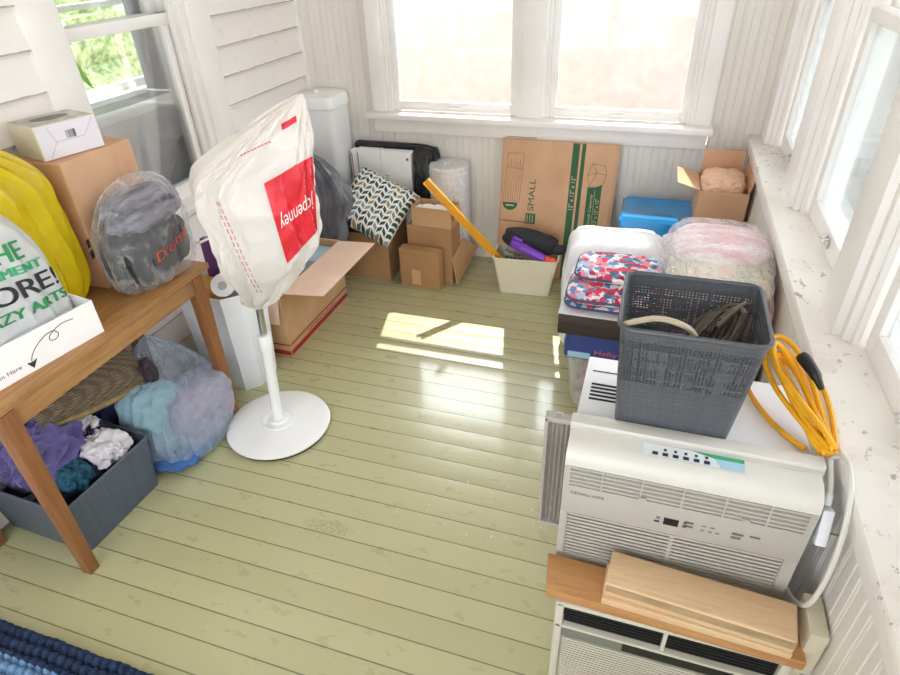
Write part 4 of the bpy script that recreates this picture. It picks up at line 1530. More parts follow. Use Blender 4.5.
for k, (x, y, r_) in enumerate(((-0.10, 1.93, 0.05), (0.0, 1.95, 0.06), (-0.11, 2.06, 0.05))):
    q = MB()
    q.lump((x, y, 0.10), (r_ * 0.7, r_ * 0.6, 0.095), 50 + k, 0.25, 2.4, 3, zmin=0.006)
    tag(q.build('folded_garment', 'red_stuff' if k != 1 else 'cord_tan', None, origin=(x, y, 0.01)),
        ['rust-red bundle at the front left inside the clear tub', 'tan bundle in the middle of the clear tub', 'rust-red bundle deeper inside the clear tub'][k], 'garment', 'bundles inside the clear tub')

# dark wooden box
o = thing('wooden_box', 'flat dark brown wooden box on the blue tub lid', 'box', (-0.005, 2.00, 0.356))
b = MB()
b.box((-0.222, -0.18, 0.0), (0.20, 0.19, 0.080), 0.003)
b.build('body', 'dark_wood', o, local=True)
b = MB()
b.box((-0.224, -0.182, 0.081), (0.202, 0.192, 0.088), 0.002)
b.build('lid', mat('pale_board', 'd8d6da', 0.6), o, local=True)

# floral quilted pouches
for k, (cy, z0, h, rx, ry, dx) in enumerate(((1.975, 0.445, 0.028, 0.160, 0.138, 0.0), (1.935, 0.474, 0.042, 0.158, 0.108, 0.002), (2.02, 0.517, 0.036, 0.145, 0.105, 0.004))):
    o = thing('quilted_pouch', ['thin floral quilted pouch at the bottom of the pouch stack', 'thick pink and blue floral quilted pouch, middle of the stack', 'floral quilted pouch with a bow, top of the pouch stack'][k],
              'pouch', (-0.055 + dx, cy, z0), group='floral pouches')
    b = MB()
    b.loft([rr(2 * rx - 0.03, 2 * ry - 0.03, 0.04, 0, 6), rr(2 * rx, 2 * ry, 0.05, h * 0.3, 6), rr(2 * rx, 2 * ry, 0.05, h * 0.7, 6), rr(2 * rx - 0.03, 2 * ry - 0.03, 0.045, h * 0.97, 6), rr(2 * rx - 0.1, 2 * ry - 0.1, 0.03, h, 6)])
    b.build('body', 'floral', o, local=True, angle=60)
    MB().tube(rr(2 * rx + 0.003, 2 * ry + 0.003, 0.05, h * 0.5, 6), 0.0042, 6, True).build('binding', 'floral_trim', o, local=True)
    if k == 2:
        bw = MB()
        for sg in (-1, 1):
            bw.tube(spline([(0.03, -ry - 0.003, h * 0.5), (0.03 + sg * 0.02, -ry - 0.012, h * 0.85), (0.03 + sg * 0.04, -ry - 0.01, h * 0.6), (0.03, -ry - 0.004, h * 0.5)], 12), 0.005, 6)
            bw.tube(spline([(0.03, -ry - 0.004, h * 0.5), (0.03 + sg * 0.012, -ry - 0.014, h * 0.2), (0.03 + sg * 0.02, -ry - 0.016, -0.01)], 8), 0.004, 6)
        bw.build('bow', 'paper', o, local=True)

# comforter in a clear zip bag, on a dark box
o = thing('trunk', 'dark maroon box mostly hidden under the bagged comforter', 'box', (0.31, 1.95, 0))
b = MB()
b.box((0.215, 1.72, 0), (0.415, 2.13, 0.395), 0.006)
b.build('body', 'maroon', o)
b = MB()
b.box((0.211, 1.716, 0.397), (0.419, 2.134, 0.435), 0.006)
b.build('lid', 'maroon', o)
o = thing('bagged_comforter', 'pink floral comforter folded in a clear plastic bag', 'bedding', (0.25, 1.92, 0.437))


def fold(name, c, r, seed, m_, parent, p=3.0, amp=0.05):
    b = MB()
    b.lump(c, r, seed, amp, 2.4, 5, p=p)
    return b.build(name, m_, parent, angle=70)


fold('fold', (0.268, 1.875, 0.492), (0.156, 0.205, 0.055), 61, 'comf_pink', o)
fold('fold', (0.265, 1.865, 0.562), (0.160, 0.215, 0.050), 63, 'comf_pink', o)
fold('fold', (0.260, 1.900, 0.622), (0.156, 0.205, 0.050), 62, 'comf_leaf', o)
fold('fold', (0.256, 1.99, 0.664), (0.148, 0.140, 0.046), 64, 'comf_stripe', o)
b = MB()
b.loft(bag_rings([(0.438, 0.255, 1.91, 0.10, 0.15), (0.452, 0.255, 1.905, 0.160, 0.212), (0.53, 0.253, 1.895, 0.170, 0.234), (0.61, 0.250, 1.905, 0.170, 0.224), (0.68, 0.248, 1.945, 0.160, 0.185), (0.715, 0.250, 1.98, 0.125, 0.135), (0.725, 0.25, 1.99, 0.05, 0.05)],
                 90, 50, 3.4, 0.0, 0.008, (3, 8), 25, fine=0.7))
b.build('plastic_cover', 'clear2', o)
b = MB()
rnd = random.Random(8)
for k in range(9):
    a0 = V((0.088 + rnd.uniform(-0.01, 0.03), 1.96 + rnd.uniform(-0.05, 0.08), 0.665 + rnd.uniform(-0.02, 0.03)))
    b.lump(a0 + V((0.02, 0, 0)), (0.032, 0.026, 0.02), 300 + k, 0.6, 3.5, 3, fine=0.3)
b.build('gathered_plastic', 'clear2', o, angle=20)

# ------------------------------------------------------------------ air conditioners on the right
# lower unit
o = thing('air_conditioner', 'lower beige window air conditioner with a black grille, under the wooden boards', 'air conditioner', (0.165, 0.95, 0))
b = MB()
b.box((-0.045, 0.775, 0.0), (0.38, 1.16, 0.410), 0.006)
b.build('cabinet', 'ac_metal', o)
x0, x1, yf_ = -0.052, 0.386, 0.742
b = MB()
b.box((x0, yf_, 0.0), (x0 + 0.018, 0.776, 0.418), 0.005)
b.box((x1 - 0.018, yf_, 0.0), (x1, 0.776, 0.418), 0.005)
b.box((x0, yf_, 0.405), (x1, 0.776, 0.418), 0.004)
b.box((x0, yf_, 0.335), (x1, 0.776, 0.343), 0.001)
b.box((x0, yf_, 0.0), (x1, 0.776, 0.03), 0.004)
b.box((0.160, yf_ + 0.003, 0.343), (0.168, 0.776, 0.405), 0.001)
b.build('front_panel', 'ac_beige', o)
b = MB()
b.box((x0 + 0.01, 0.768, 0.33), (x1 - 0.01, 0.775, 0.41))
for k in range(6):
    z = 0.350 + k * 0.0098
    b.hexa([(x0 + 0.02, yf_ + 0.008, z), (x1 - 0.02, yf_ + 0.008, z), (x1 - 0.02, yf_ + 0.024, z + 0.005), (x0 + 0.02, yf_ + 0.024, z + 0.005),
            (x0 + 0.02, yf_ + 0.008, z + 0.003), (x1 - 0.02, yf_ + 0.008, z + 0.003), (x1 - 0.02, yf_ + 0.024, z + 0.008), (x0 + 0.02, yf_ + 0.024, z + 0.008)])
b.build('air_outlet', 'black', o, smooth=False)
b = MB()
b.box((x0 + 0.018, yf_ + 0.004, 0.300), (x1 - 0.018, 0.776, 0.335), 0.001)
strip = b.build('control_strip', 'ac_grey', o, smooth=False)
MB().box((0.09, yf_ + 0.002, 0.306), (0.30, yf_ + 0.006, 0.330), 0.001).build('display', 'black', strip, smooth=False)
b = MB()
b.box((x0 + 0.018, yf_ + 0.012, 0.03), (x1 - 0.018, 0.776, 0.30))
for k in range(30):
    z = 0.035 + k * 0.0088
    b.box((x0 + 0.022, yf_ + 0.003, z), (x1 - 0.022, yf_ + 0.013, z + 0.0048))
b.build('intake_grille', 'ac_beige', o, smooth=False)

# boards
o = MB()
o.hexa([(-0.074, 0.747, 0.4185), (0.398, 0.733, 0.4185), (0.392, 0.822, 0.4185), (-0.086, 0.834, 0.4185),
        (-0.074, 0.747, 0.445), (0.398, 0.733, 0.445), (0.392, 0.822, 0.445), (-0.086, 0.834, 0.445)], 0.003)
tag(o.build('plank', 'plank', None, origin=(0.15, 0.785, 0.4185)), 'wide reddish-brown plank, lowest of three boards on the lower air conditioner', 'board')
o = MB()
o.hexa([(0.034, 0.745, 0.4455), (0.370, 0.731, 0.4455), (0.372, 0.812, 0.4455), (0.036, 0.828, 0.4455),
        (0.034, 0.745, 0.464), (0.370, 0.731, 0.464), (0.372, 0.812, 0.464), (0.036, 0.828, 0.464)], 0.002)
o.lathe([(0.0, -0.0005), (0.005, -0.0005), (0.005, 0.0008), (0.0, 0.0008)], (0.22, 0.737, 0.455), 10, Matrix.Rotation(R(90), 3, 'X'))
tag(o.build('board', 'pine', None, origin=(0.2, 0.78, 0.4455)), 'thin pale board sandwiched between the plank and the thick pine block', 'board')
o = MB()
o.hexa([(0.035, 0.752, 0.4645), (0.369, 0.729, 0.4645), (0.378, 0.811, 0.4645), (0.042, 0.834, 0.4645),
        (0.035, 0.752, 0.503), (0.369, 0.729, 0.503), (0.378, 0.811, 0.503), (0.042, 0.834, 0.503)], 0.006, 3)
tb = o.build('timber_block', 'pine', None, origin=(0.2, 0.78, 0.4645))
we = MB()
we.hexa([(0.038, 0.7505, 0.482), (0.367, 0.7275, 0.482), (0.367, 0.735, 0.482), (0.038, 0.758, 0.482), (0.038, 0.7512, 0.499), (0.367, 0.7282, 0.499), (0.367, 0.735, 0.499), (0.038, 0.758, 0.499)])
we.build('weathered_edge', mat('weathered_wood', 'a68b6a', 0.7, 0.25, 6, c2='bfa07a', stretch=(1.5, 14, 14)), tb, smooth=False)
tag(tb, 'thick pale pine block, topmost of the three boards', 'board')

# upper unit
o = thing('air_conditioner', 'upper white window air conditioner with louvred front, carrying the charcoal basket', 'air conditioner', (0.15, 1.0, 0.42))
upper_ac = o
b = MB()
b.box((-0.067, 0.93, 0.421), (0.358, 1.16, 0.748), 0.004)
b.build('cabinet', 'ac_metal', o)
b = MB()
for k in range(5):
    b.obox((-0.018, 1.008 + k * 0.0125, 0.7484), (0.064, 0.0055, 0.001))
b.obox((-0.018, 1.105, 0.7484), (0.07, 0.003, 0.001))
b.build('vent_slots', 'dark', o, smooth=False)
b = MB()
b.box((-0.073, 0.905, 0.752), (0.370, 0.934, 0.766), 0.002)
b.box((-0.073, 0.905, 0.738), (0.370, 0.911, 0.756), 0.001)
b.build('top_rail', 'ac', o)
X0, X1, YF = -0.071, 0.366, 0.846
b = MB()
prof = [(0.904, 0.600), (0.904, 0.750), (0.878, 0.7475), (0.862, 0.742), (0.853, 0.735), (0.8475, 0.724), (YF, 0.714), (YF, 0.708), (0.860, 0.708), (0.860, 0.60)]
b.loft([[V((X0, y, z)) for y, z in prof], [V((X1, y, z)) for y, z in prof]])
b.build('hood', mat('ac_hood', 'dad7cf', 0.4, 0.03, 5), o, angle=50)
b = MB()
LZ0, LZ1 = 0.655, 0.708
GZ0, GZ1 = 0.445, 0.578
b.box((X0, YF, LZ0), (X0 + 0.012, 0.904, LZ1))
b.box((X1 - 0.012, YF, LZ0), (X1, 0.904, LZ1))
b.box((X0, YF, GZ1), (X1, 0.904, LZ0), 0.001)
b.box((X0, YF + 0.002, GZ0), (X0 + 0.016, 0.904, GZ1))
b.box((X1 - 0.025, YF + 0.002, GZ0), (X1, 0.904, GZ1))
b.box((X0, YF + 0.002, 0.421), (X1, 0.904, GZ0), 0.003)
face = b.build('front_panel', 'ac_face', o)
b = MB()
for k in range(5):
    z = LZ0 + 0.003 + k * 0.0105
    b.hexa([(X0 + 0.01, YF + 0.001, z), (X1 - 0.01, YF + 0.001, z), (X1 - 0.01, YF + 0.016, z + 0.006), (X0 + 0.01, YF + 0.016, z + 0.006),
            (X0 + 0.01, YF + 0.001, z + 0.0042), (X1 - 0.01, YF + 0.001, z + 0.0042), (X1 - 0.01, YF + 0.016, z + 0.0105), (X0 + 0.01, YF + 0.016, z + 0.0105)])
for k in range(1, 6):
    xx_ = X0 + (X1 - X0) * k / 6
    b.box((xx_ - 0.0015, YF, LZ0), (xx_ + 0.0015, YF + 0.016, LZ1))
for xx_ in (X0 + 0.15, X0 + 0.33):
    b.box((xx_ - 0.007, YF - 0.003, LZ0 + 0.003), (xx_ + 0.007, YF + 0.003, LZ0 + 0.008), 0.001)
b.build('louvre', 'ac_face', o, smooth=False)
MB().box((X0 + 0.008, YF + 0.024, LZ0), (X1 - 0.008, YF + 0.03, LZ1)).build('air_duct', mat('duct_brown', '6f6557', 0.7), o, smooth=False)
b = MB()
n_ = 13
for k in range(n_):
    z = GZ0 + 0.002 + k * (GZ1 - GZ0) / n_
    b.box((X0 + 0.014, YF + 0.002, z), (X1 - 0.023, YF + 0.010, z + 0.0054))
b.box(((X0 + X1) / 2 - 0.005, YF + 0.003, GZ0), ((X0 + X1) / 2 + 0.003, YF + 0.01, GZ1))
b.build('intake_grille', 'ac_face', o, smooth=False)
MB().box((X0 + 0.012, YF + 0.016, GZ0 - 0.004), (X1 - 0.02, YF + 0.02, GZ1 + 0.002)).build('filter', mat('filter_grey', '7d766b', 0.8), o, smooth=False)
b = MB()
letter(b, 'DENALI AIRE', (X0 + 0.017, YF, 0.634), (1, 0, 0), (0, 0, 1), 0.0070, 0.064)
for k, (dx, dz, w_, h_) in enumerate(((0.178, 0.606, 0.010, 0.005),)):
    quad(b, (X0 + dx, YF - 0.0006, dz), (X0 + dx + w_, YF - 0.0006, dz), (X0 + dx + w_, YF - 0.0006, dz + h_), (X0 + dx, YF - 0.0006, dz + h_))
b.build('lettering', 'ink', face, smooth=False)
b = MB()
for dx, dz, w_, h_ in ((0.181, 0.616, 0.007, 0.006), (0.229, 0.606, 0.008, 0.006), (0.230, 0.616, 0.006, 0.006), (0.232, 0.609, 0.016, 0.006), (0.232, 0.619, 0.016, 0.006), (0.262, 0.608, 0.007, 0.003), (0.275, 0.608, 0.007, 0.003), (0.288, 0.608, 0.007, 0.003), (0.262, 0.620, 0.008, 0.003), (0.277, 0.620, 0.008, 0.003),
                       (0.315, 0.606, 0.017, 0.006), (0.315, 0.616, 0.020, 0.006), (0.345, 0.618, 0.018, 0.005)):
    quad(b, (X0 + dx, YF - 0.0006, dz), (X0 + dx + w_, YF - 0.0006, dz), (X0 + dx + w_, YF - 0.0006, dz + h_), (X0 + dx, YF - 0.0006, dz + h_))
b.build('button_marks', mat('grey_ink', '6d6a66', 0.6), face, smooth=False)
MB().box((X0 + 0.195, YF - 0.001, 0.604), (X0 + 0.222, YF + 0.002, 0.622)).build('display', 'black', face, smooth=False)
# rating sticker on the hood
zs = lambda y: 0.7475 + (y - 0.878) / 0.026 * 0.0025 + 0.0006
b = MB()
quad(b, (0.065, 0.873, zs(0.873) + 0.0004), (0.198, 0.873, zs(0.873) + 0.0004), (0.198, 0.902, zs(0.902)), (0.065, 0.902, zs(0.902)))
st = b.build('rating_sticker', 'sticker_white', o, smooth=False)
b = MB()
quad(b, (0.19, 0.893, zs(0.893) + 0.0004), (0.240, 0.893, zs(0.893) + 0.0004), (0.240, 0.902, zs(0.902) + 0.0004), (0.15, 0.902, zs(0.902) + 0.0004))
b.build('green_band', 'sticker_green', st, smooth=False)
b = MB()
quad(b, (0.198, 0.873, zs(0.873) + 0.0003), (0.240, 0.873, zs(0.873) + 0.0003), (0.240, 0.893, zs(0.893) + 0.0003), (0.190, 0.893, zs(0.893) + 0.0003))
b.build('blue_field', 'sticker_blue', st, smooth=False)
b = MB()
for k in range(6):
    x = 0.082 + k * 0.018
    z = zs(0.879) + 0.0008
    quad(b, (x, 0.876, z), (x + 0.010, 0.876, z), (x + 0.010, 0.884, z + 0.0006), (x, 0.884, z + 0.0006))
    if k:
        quad(b, (x + 0.002, 0.888, z + 0.001), (x + 0.007, 0.888, z + 0.001), (x + 0.007, 0.894, z + 0.0016), (x + 0.002, 0.894, z + 0.0016))
b.build('pictograms', 'ink', st, smooth=False)
# accordion side curtain
b = MB()
b.box((-0.124, 0.912, 0.448), (-0.116, 0.932, 0.757), 0.002)
b.box((-0.124, 0.912, 0.748), (-0.070, 0.934, 0.760), 0.002)
b.box((-0.124, 0.912, 0.442), (-0.070, 0.934, 0.452), 0.002)
b.tube([(-0.097 + 0.007 * math.cos(R(a)), 0.922, 0.763 + 0.007 * math.sin(R(a))) for a in range(0, 360, 30)], 0.002, 6, True)
zig = [(-0.116 + k * 0.0046, 0.918 + (0.009 if k % 2 else 0)) for k in range(11)]
ring = [V((x, y, 0.45)) for x, y in zig] + [V((x, y + 0.002, 0.45)) for x, y in reversed(zig)]
b.loft([ring, [p + V((0, 0, 0.30)) for p in ring]])
b.build('side_curtain', 'curtain_grey', o, smooth=False)
# right-hand side: grey foam strip, power cord with its test plug
b = MB()
b.hexa([(0.358, 0.90, 0.43), (0.372, 0.90, 0.43), (0.372, 0.945, 0.43), (0.358, 0.945, 0.43), (0.366, 0.905, 0.74), (0.376, 0.905, 0.74), (0.376, 0.94, 0.74), (0.366, 0.94, 0.74)], 0.002)
b.build('side_bracket', mat('foam_grey', '8d9098', 0.8, 0.1), o)
plug = MB()
plug.obox((0.386, 0.872, 0.662), (0.020, 0.034, 0.072), Matrix.Rotation(R(-20), 3, 'X'), 0.004)
plug.lathe([(0.007, 0), (0.0065, 0.02), (0.005, 0.024)], (0.386, 0.888, 0.697), 12, Matrix.Rotation(R(-20), 3, 'X'))
pl = plug.build('plug', 'ac_metal', o)
MB().tube(spline([(0.386, 0.892, 0.715), (0.386, 0.915, 0.735), (0.385, 0.945, 0.752), (0.384, 0.96, 0.75)], 16), 0.0048, 8).build('power_cord', 'cord_white', o)
MB().tube(spline([(0.384, 0.955, 0.742), (0.392, 0.925, 0.782), (0.394, 0.878, 0.790), (0.394, 0.838, 0.760), (0.394, 0.808, 0.695), (0.394, 0.797, 0.60), (0.390, 0.806, 0.52), (0.384, 0.85, 0.47), (0.374, 0.90, 0.46)], 60), 0.0048, 8).build('power_cord', 'cord_white', o)

# charcoal basket on top
o = thing('plastic_basket', 'charcoal woven-look plastic basket standing on the upper air conditioner', 'basket', (0.11, 1.01, 0.7495))
zb = 0.0
b = MB()
c0, c1 = (0.0, 0.005, 0.0), (0.0, -0.006)
b.loft(tub_rings(0.207, 0.152, 0.237, 0.210, 0.246, 0.003, 0.022, c0, c1), vz=True)
# hand slot on the right: open the wall there
bmesh.ops.delete(b.bm, geom=[f for f in b.bm.faces if f.calc_center_median().x > 0.108 and abs(f.calc_center_median().y + 0.006) < 0.07 and 0.19 < f.calc_center_median().z < 0.225], context='FACES')
b.build('body', 'basket', o, local=True, angle=60)
b = MB()
b.tube(rr(0.239, 0.212, 0.023, 0.246, 6, c1), 0.0045, 8, True)
b.build('rim', mat('basket_rim', '4c4e54', 0.4, 0.05), o, local=True)
b = MB()
sl = rr(0.10, 0.036, 0.016, 0, 5)
b.tube([V((0.1157 - (0 if p.y > 0 else 0.003), -0.006 + p.x, 0.207 + p.y)) for p in sl], 0.003, 6, True)
b.build('hand_slot', mat('basket_rim', '4c4e54', 0.4, 0.05), o, local=True)
o = MB()
rnd = random.Random(11)
for k in range(10):
    a0 = rnd.uniform(0, 6.28)
    pts = []
    for q in range(14):
        t_ = q / 13 * 2 * math.pi
        rx = 0.045 + rnd.uniform(-0.004, 0.004)
        pts.append(V((0.150 + rx * math.cos(t_ + a0) * 0.85 + (k - 5) * 0.004, 1.03 + 0.034 * math.sin(t_ * 1.3 + a0), 0.905 + 0.05 * math.sin(t_ + a0 + 0.9) + k * 0.003)))
    o.tube(spline(pts, 40), 0.0048, 6)
o.lump((0.12, 1.0, 0.80), (0.07, 0.05, 0.045), 71, 0.3, 3, 4)
tag(o.build('cable_bundle', 'cable_dark', None, origin=(0.15, 1.02, 0.76)), 'tangle of dark brown cables inside the charcoal basket', 'cable')
o = MB()
o.tube(spline([(-0.005, 0.920, 0.988), (0.01, 0.912, 1.002), (0.05, 0.922, 1.010), (0.09, 0.922, 1.004), (0.115, 0.93, 0.98), (0.125, 0.94, 0.93), (0.12, 0.96, 0.84)], 40), 0.0052, 8)
tag(o.build('cord', 'cord_tan', None, origin=(0.05, 0.92, 0.95)), 'tan cord bent over the near rim of the charcoal basket', 'cord')

# yellow extension cord
o = thing('extension_cord', 'coiled yellow extension cord lying by the ledge on the upper air conditioner', 'cord', (0.32, 1.0, 0.75))
b = MB()
B0 = V((0.380, 0.945, 0.766))
T0 = V((0.288, 1.150, 0.842))
axis = T0 - B0
rnd = random.Random(4)
specs = [(0.012, 0.0, 1.00), (0.024, 0.012, 0.96), (0.040, -0.002, 0.98), (0.032, 0.016, 1.03), (0.018, -0.008, 0.88), (0.046, 0.006, 0.90)]
side = V((0.9, 0.30, -0.10)).normalized()
lift = side.cross(axis).normalized()
if lift.z < 0:
    lift = -lift
for k, (w_, l_, s_) in enumerate(specs):
    pts = []
    for q in range(24):
        t_ = 2 * math.pi * q / 24
        f = (1 - math.cos(t_)) / 2
        g_ = math.sin(t_) * w_ * (0.25 + 0.9 * f)
        p = B0 + axis * f * s_ + side * (g_ + 0.004 * (k - 3)) + lift * (l_ + 0.006 * math.sin(t_ * 2 + k) + 0.010 * f)
        p.x = min(p.x, 0.412 - 0.02 * f)
        p.z = max(p.z, 0.757)
        pts.append(p)
    b.tube([V(cr([tuple(p) for p in pts + [pts[0]]], i / 72)) for i in range(72)], 0.0054, 8, True)
b.tube(spline([(0.345, 0.955, 0.757), (0.315, 0.99, 0.756), (0.285, 1.04, 0.756), (0.262, 1.105, 0.757), (0.25, 1.14, 0.775), (0.26, 1.15, 0.82)], 30), 0.0054, 8)
b.build('cable', 'cable_yellow', o)
b = MB()
b.tube(spline([(0.325, 1.088, 0.872), (0.335, 1.074, 0.867), (0.345, 1.058, 0.860), (0.353, 1.045, 0.852), (0.360, 1.030, 0.842)], 12), [0.010, 0.0115, 0.012, 0.012, 0.0115, 0.011, 0.0105, 0.0105, 0.010, 0.008, 0.007, 0.006, 0.0055], 14)
b.build('connector', 'black', o)

for q in sc.objects:
    if q.parent is None and (q is upper_ac or q.get('label', '').startswith(('charcoal woven-look', 'tangle of dark', 'tan cord', 'coiled yellow'))):
        q.location.z -= 0.008

# outlet box and nail on the right wall
o = thing('outlet_box', 'beige surface-mounted outlet box low on the right wall beside the boards', 'outlet', (0.43, 0.79, 0.43))
b = MB()
b.box((0.392, 0.755, 0.372), (0.4255, 0.845, 0.498), 0.006)
b.build('body', 'beige_box', o)
b = MB()
b.box((0.402, 0.785, 0.0), (0.4255, 0.812, 0.371), 0.003)
b.build('conduit', 'beige_box', o)
o = MB()
o.lathe([(0.0018, 0), (0.0018, 0.028), (0.004, 0.028), (0.004, 0.030), (0.0, 0.030)], (0.4285, 0.875, 0.632), 10, Matrix.Rotation(R(-90), 3, 'Y'))
tag(o.build('nail', 'steel', None, origin=(0.4285, 0.875, 0.632)), 'single nail sticking out of the right wall', 'nail')

# ------------------------------------------------------------------ left side: table and what is on, under and beside it
o = thing('table', 'small worn oak table against the clapboard wall', 'table', (-1.60, 1.10, 0))
b = MB()
b.box((-1.798, 0.672, 0.618), (-1.392, 1.515, 0.640), 0.004)
b.build('tabletop', 'oak', o)
for x, y in ((-1.415, 0.722), (-1.415, 1.452), (-1.772, 0.712), (-1.772, 1.452)):
    b = MB()
    b.hexa([(x - 0.017, y - 0.017, 0), (x + 0.017, y - 0.017, 0), (x + 0.017, y + 0.017, 0), (x - 0.017, y + 0.017, 0),
            (x - 0.023, y - 0.023, 0.617), (x + 0.023, y - 0.023, 0.617), (x + 0.023, y + 0.023, 0.617), (x - 0.023, y + 0.023, 0.617)], 0.003)
    b.build('leg', 'oak_leg', o)
for a, b_ in (((-1.413, 0.746, 0.560), (-1.399, 1.428, 0.617)), ((-1.788, 0.736, 0.560), (-1.774, 1.428, 0.617)),
              ((-1.741, 0.708, 0.560), (-1.439, 0.722, 0.617)), ((-1.741, 1.452, 0.560), (-1.439, 1.466, 0.617))):
    MB().box(a, b_, 0.002).build('apron', 'oak', o)

# boxes at the back of the table
o = thing('cardboard_box', 'plain brown cardboard box at the back of the oak table', 'box', (-1.685, 1.405, 0.641))
b = MB()
b.box((-1.785, 1.265, 0.641), (-1.585, 1.535, 1.043), 0.004)
b.build('body', 'card_pink', o, smooth=False)
MB().box((-1.5848, 1.46, 0.80), (-1.5843, 1.51, 1.043)).build('tape', mat('clear_tape', 'cfa182', 0.35), o, smooth=False)
o = thing('product_box', 'white product box with a barcode lying on the brown box by the window', 'box', (-1.665, 1.275, 1.044), (0, 0, R(-14)))
b = MB()
b.box((-0.118, 0.0, 0.0), (0.025, 0.185, 0.095), 0.003)
b.build('body', mat('box_ivory', 'ddd6c0', 0.5, 0.04), o, smooth=False, local=True)
b = MB()
b.box((0.0252, 0.003, 0.003), (0.0258, 0.182, 0.092))
fc = b.build('end_panel', mat('box_lilac', 'e3dfe8', 0.4, 0.03), o, smooth=False, local=True)
b = MB()
rnd = random.Random(2)
for k in range(10):
    w_ = rnd.choice((0.001, 0.002, 0.0014))
    quad(b, (0.0264, 0.083 + k * 0.003, 0.048), (0.0264, 0.083 + k * 0.003 + w_, 0.048), (0.0264, 0.083 + k * 0.003 + w_, 0.070), (0.0264, 0.083 + k * 0.003, 0.070))
b.build('barcode', 'ink', fc, smooth=False, local=True)
b = MB()
NX = (1, 0, 0)
ribbon(b, [V((0.0262, 0.02, 0.004)), V((0.0262, 0.05, 0.045)), V((0.0262, 0.135, 0.045)), V((0.0262, 0.172, 0.090))], 0.0018, NX)
ribbon(b, [V((0.0262, 0.05, 0.045)), V((0.0262, 0.035, 0.088))], 0.0018, NX)
b.build('fold_lines', mat('fold_grey', 'b9b4c0', 0.5), fc, smooth=False, local=True)
b = MB()
b.box((-0.112, 0.006, 0.0952), (0.019, 0.179, 0.0958))
pn = b.build('top_print', mat('print_grey', 'bdb9b2', 0.4, 0.25, 22, c2='d8d3ca'), o, smooth=False, local=True)
b = MB()
b.bm.faces.new([b.bm.verts.new((-0.05 + 0.032 * math.cos(R(a)), 0.09 + 0.055 * math.sin(R(a)), 0.0964)) for a in range(0, 360, 15)])
b.build('picture', mat('print_dark', '6b6864', 0.4, 0.2, 20), pn, smooth=False, local=True)

# yellow bag
o = MB()
o.loft(bag_rings([(0.642, -1.665, 1.045, 0.05, 0.10), (0.66, -1.66, 1.045, 0.095, 0.165), (0.76, -1.655, 1.045, 0.115, 0.195), (0.87, -1.655, 1.045, 0.118, 0.195), (0.96, -1.655, 1.042, 0.112, 0.193), (1.03, -1.655, 1.035, 0.106, 0.187),
                  (1.09, -1.66, 1.0, 0.09, 0.172), (1.14, -1.665, 0.965, 0.07, 0.14), (1.185, -1.67, 0.93, 0.04, 0.08), (1.20, -1.67, 0.92, 0.01, 0.02)], 90, 64, 2.3, 0.15, 0.030, (4.0, 1.8), 31, fine=0.25))
yb = o.build('shopping_bag', 'yellow_bag', None, origin=(-1.66, 1.04, 0.642))
tag(yb, 'bright yellow plastic bag on the table in front of the brown box', 'bag')
tr = bvh_world(yb)
b = MB()
dd = (-0.85, 0.45, -0.25)
for s_, q in (('S', [(-1.55, 1.222, 0.77), (-1.55, 1.236, 0.775), (-1.55, 1.236, 0.80), (-1.55, 1.222, 0.795)]), ('D', [(-1.55, 1.224, 0.805), (-1.55, 1.236, 0.808), (-1.55, 1.236, 0.835), (-1.55, 1.224, 0.83)])):
    decal(b, tr, q, dd, 4, 4, 0.002)
b.build('black_print', 'ink', yb)
# black object beyond the yellow bag
o = MB()
o.lump((-1.765, 1.215, 0.86), (0.040, 0.040, 0.217), 81, 0.12, 2, 4, p=4)
tag(o.build('black_bundle', 'black', None, origin=(-1.76, 1.215, 0.645)), 'black object barely showing between yellow bag and product box', 'object')

# white tray box with an arrow
o = thing('shallow_box', 'shallow open white cardboard box printed with a looping arrow, at the table edge', 'box', (-1.52, 0.875, 0.641), (0, 0, R(-9)))
carton(o, 0.165, 0.40, 0.102, 'paper', t=0.005)
b = MB()
fx = 0.0828


def fp(a, z):
    return V((fx, a, z))


arrow = spline([fp(0.135, 0.080), fp(0.10, 0.083), fp(0.065, 0.070), fp(0.060, 0.056), fp(0.075, 0.052), fp(0.085, 0.063), fp(0.075, 0.076), fp(0.05, 0.074), fp(0.02, 0.058), fp(0.0, 0.036), fp(-0.004, 0.012)], 60)
ribbon(b, arrow, 0.0022, NX, 0.0004)
b.bm.faces.new([b.bm.verts.new(q + V((0.0006, 0, 0))) for q in (fp(-0.016, 0.030), fp(-0.004, 0.008), fp(0.012, 0.031), fp(-0.002, 0.026))])
letter(b, 'Open Here', fp(-0.115, 0.020), (0, 1, 0), (0, 0, 1), 0.015, 0.085, 0.0005)
b.build('ink_drawing', 'ink', o, smooth=False, local=True)

# printed white bag in the tray
o = MB()
o.loft(bag_rings([(0.648, -1.525, 0.90, 0.06, 0.14), (0.66, -1.525, 0.90, 0.068, 0.172), (0.74, -1.53, 0.905, 0.068, 0.170), (0.82, -1.53, 0.900, 0.064, 0.168), (0.90, -1.535, 0.895, 0.060, 0.162),
                  (0.97, -1.538, 0.885, 0.052, 0.148), (1.025, -1.542, 0.86, 0.036, 0.122), (1.058, -1.545, 0.84, 0.016, 0.07), (1.064, -1.55, 0.83, 0.006, 0.02)], 80, 54, 2.6, -0.12, 0.012, (2.4, 3), 41, fine=0.2))
pb_ = o.build('shopping_bag', 'print_bag', None, origin=(-1.53, 0.90, 0.645))
tag(pb_, 'white plastic bag with green and black lettering sitting in the white tray box', 'bag')
tr = bvh_world(pb_)
dd = (-1.0, 0.10, -0.12)


M['bag_green'] = mat('bag_green_ink', '2f8f55', 0.5, 0.05)


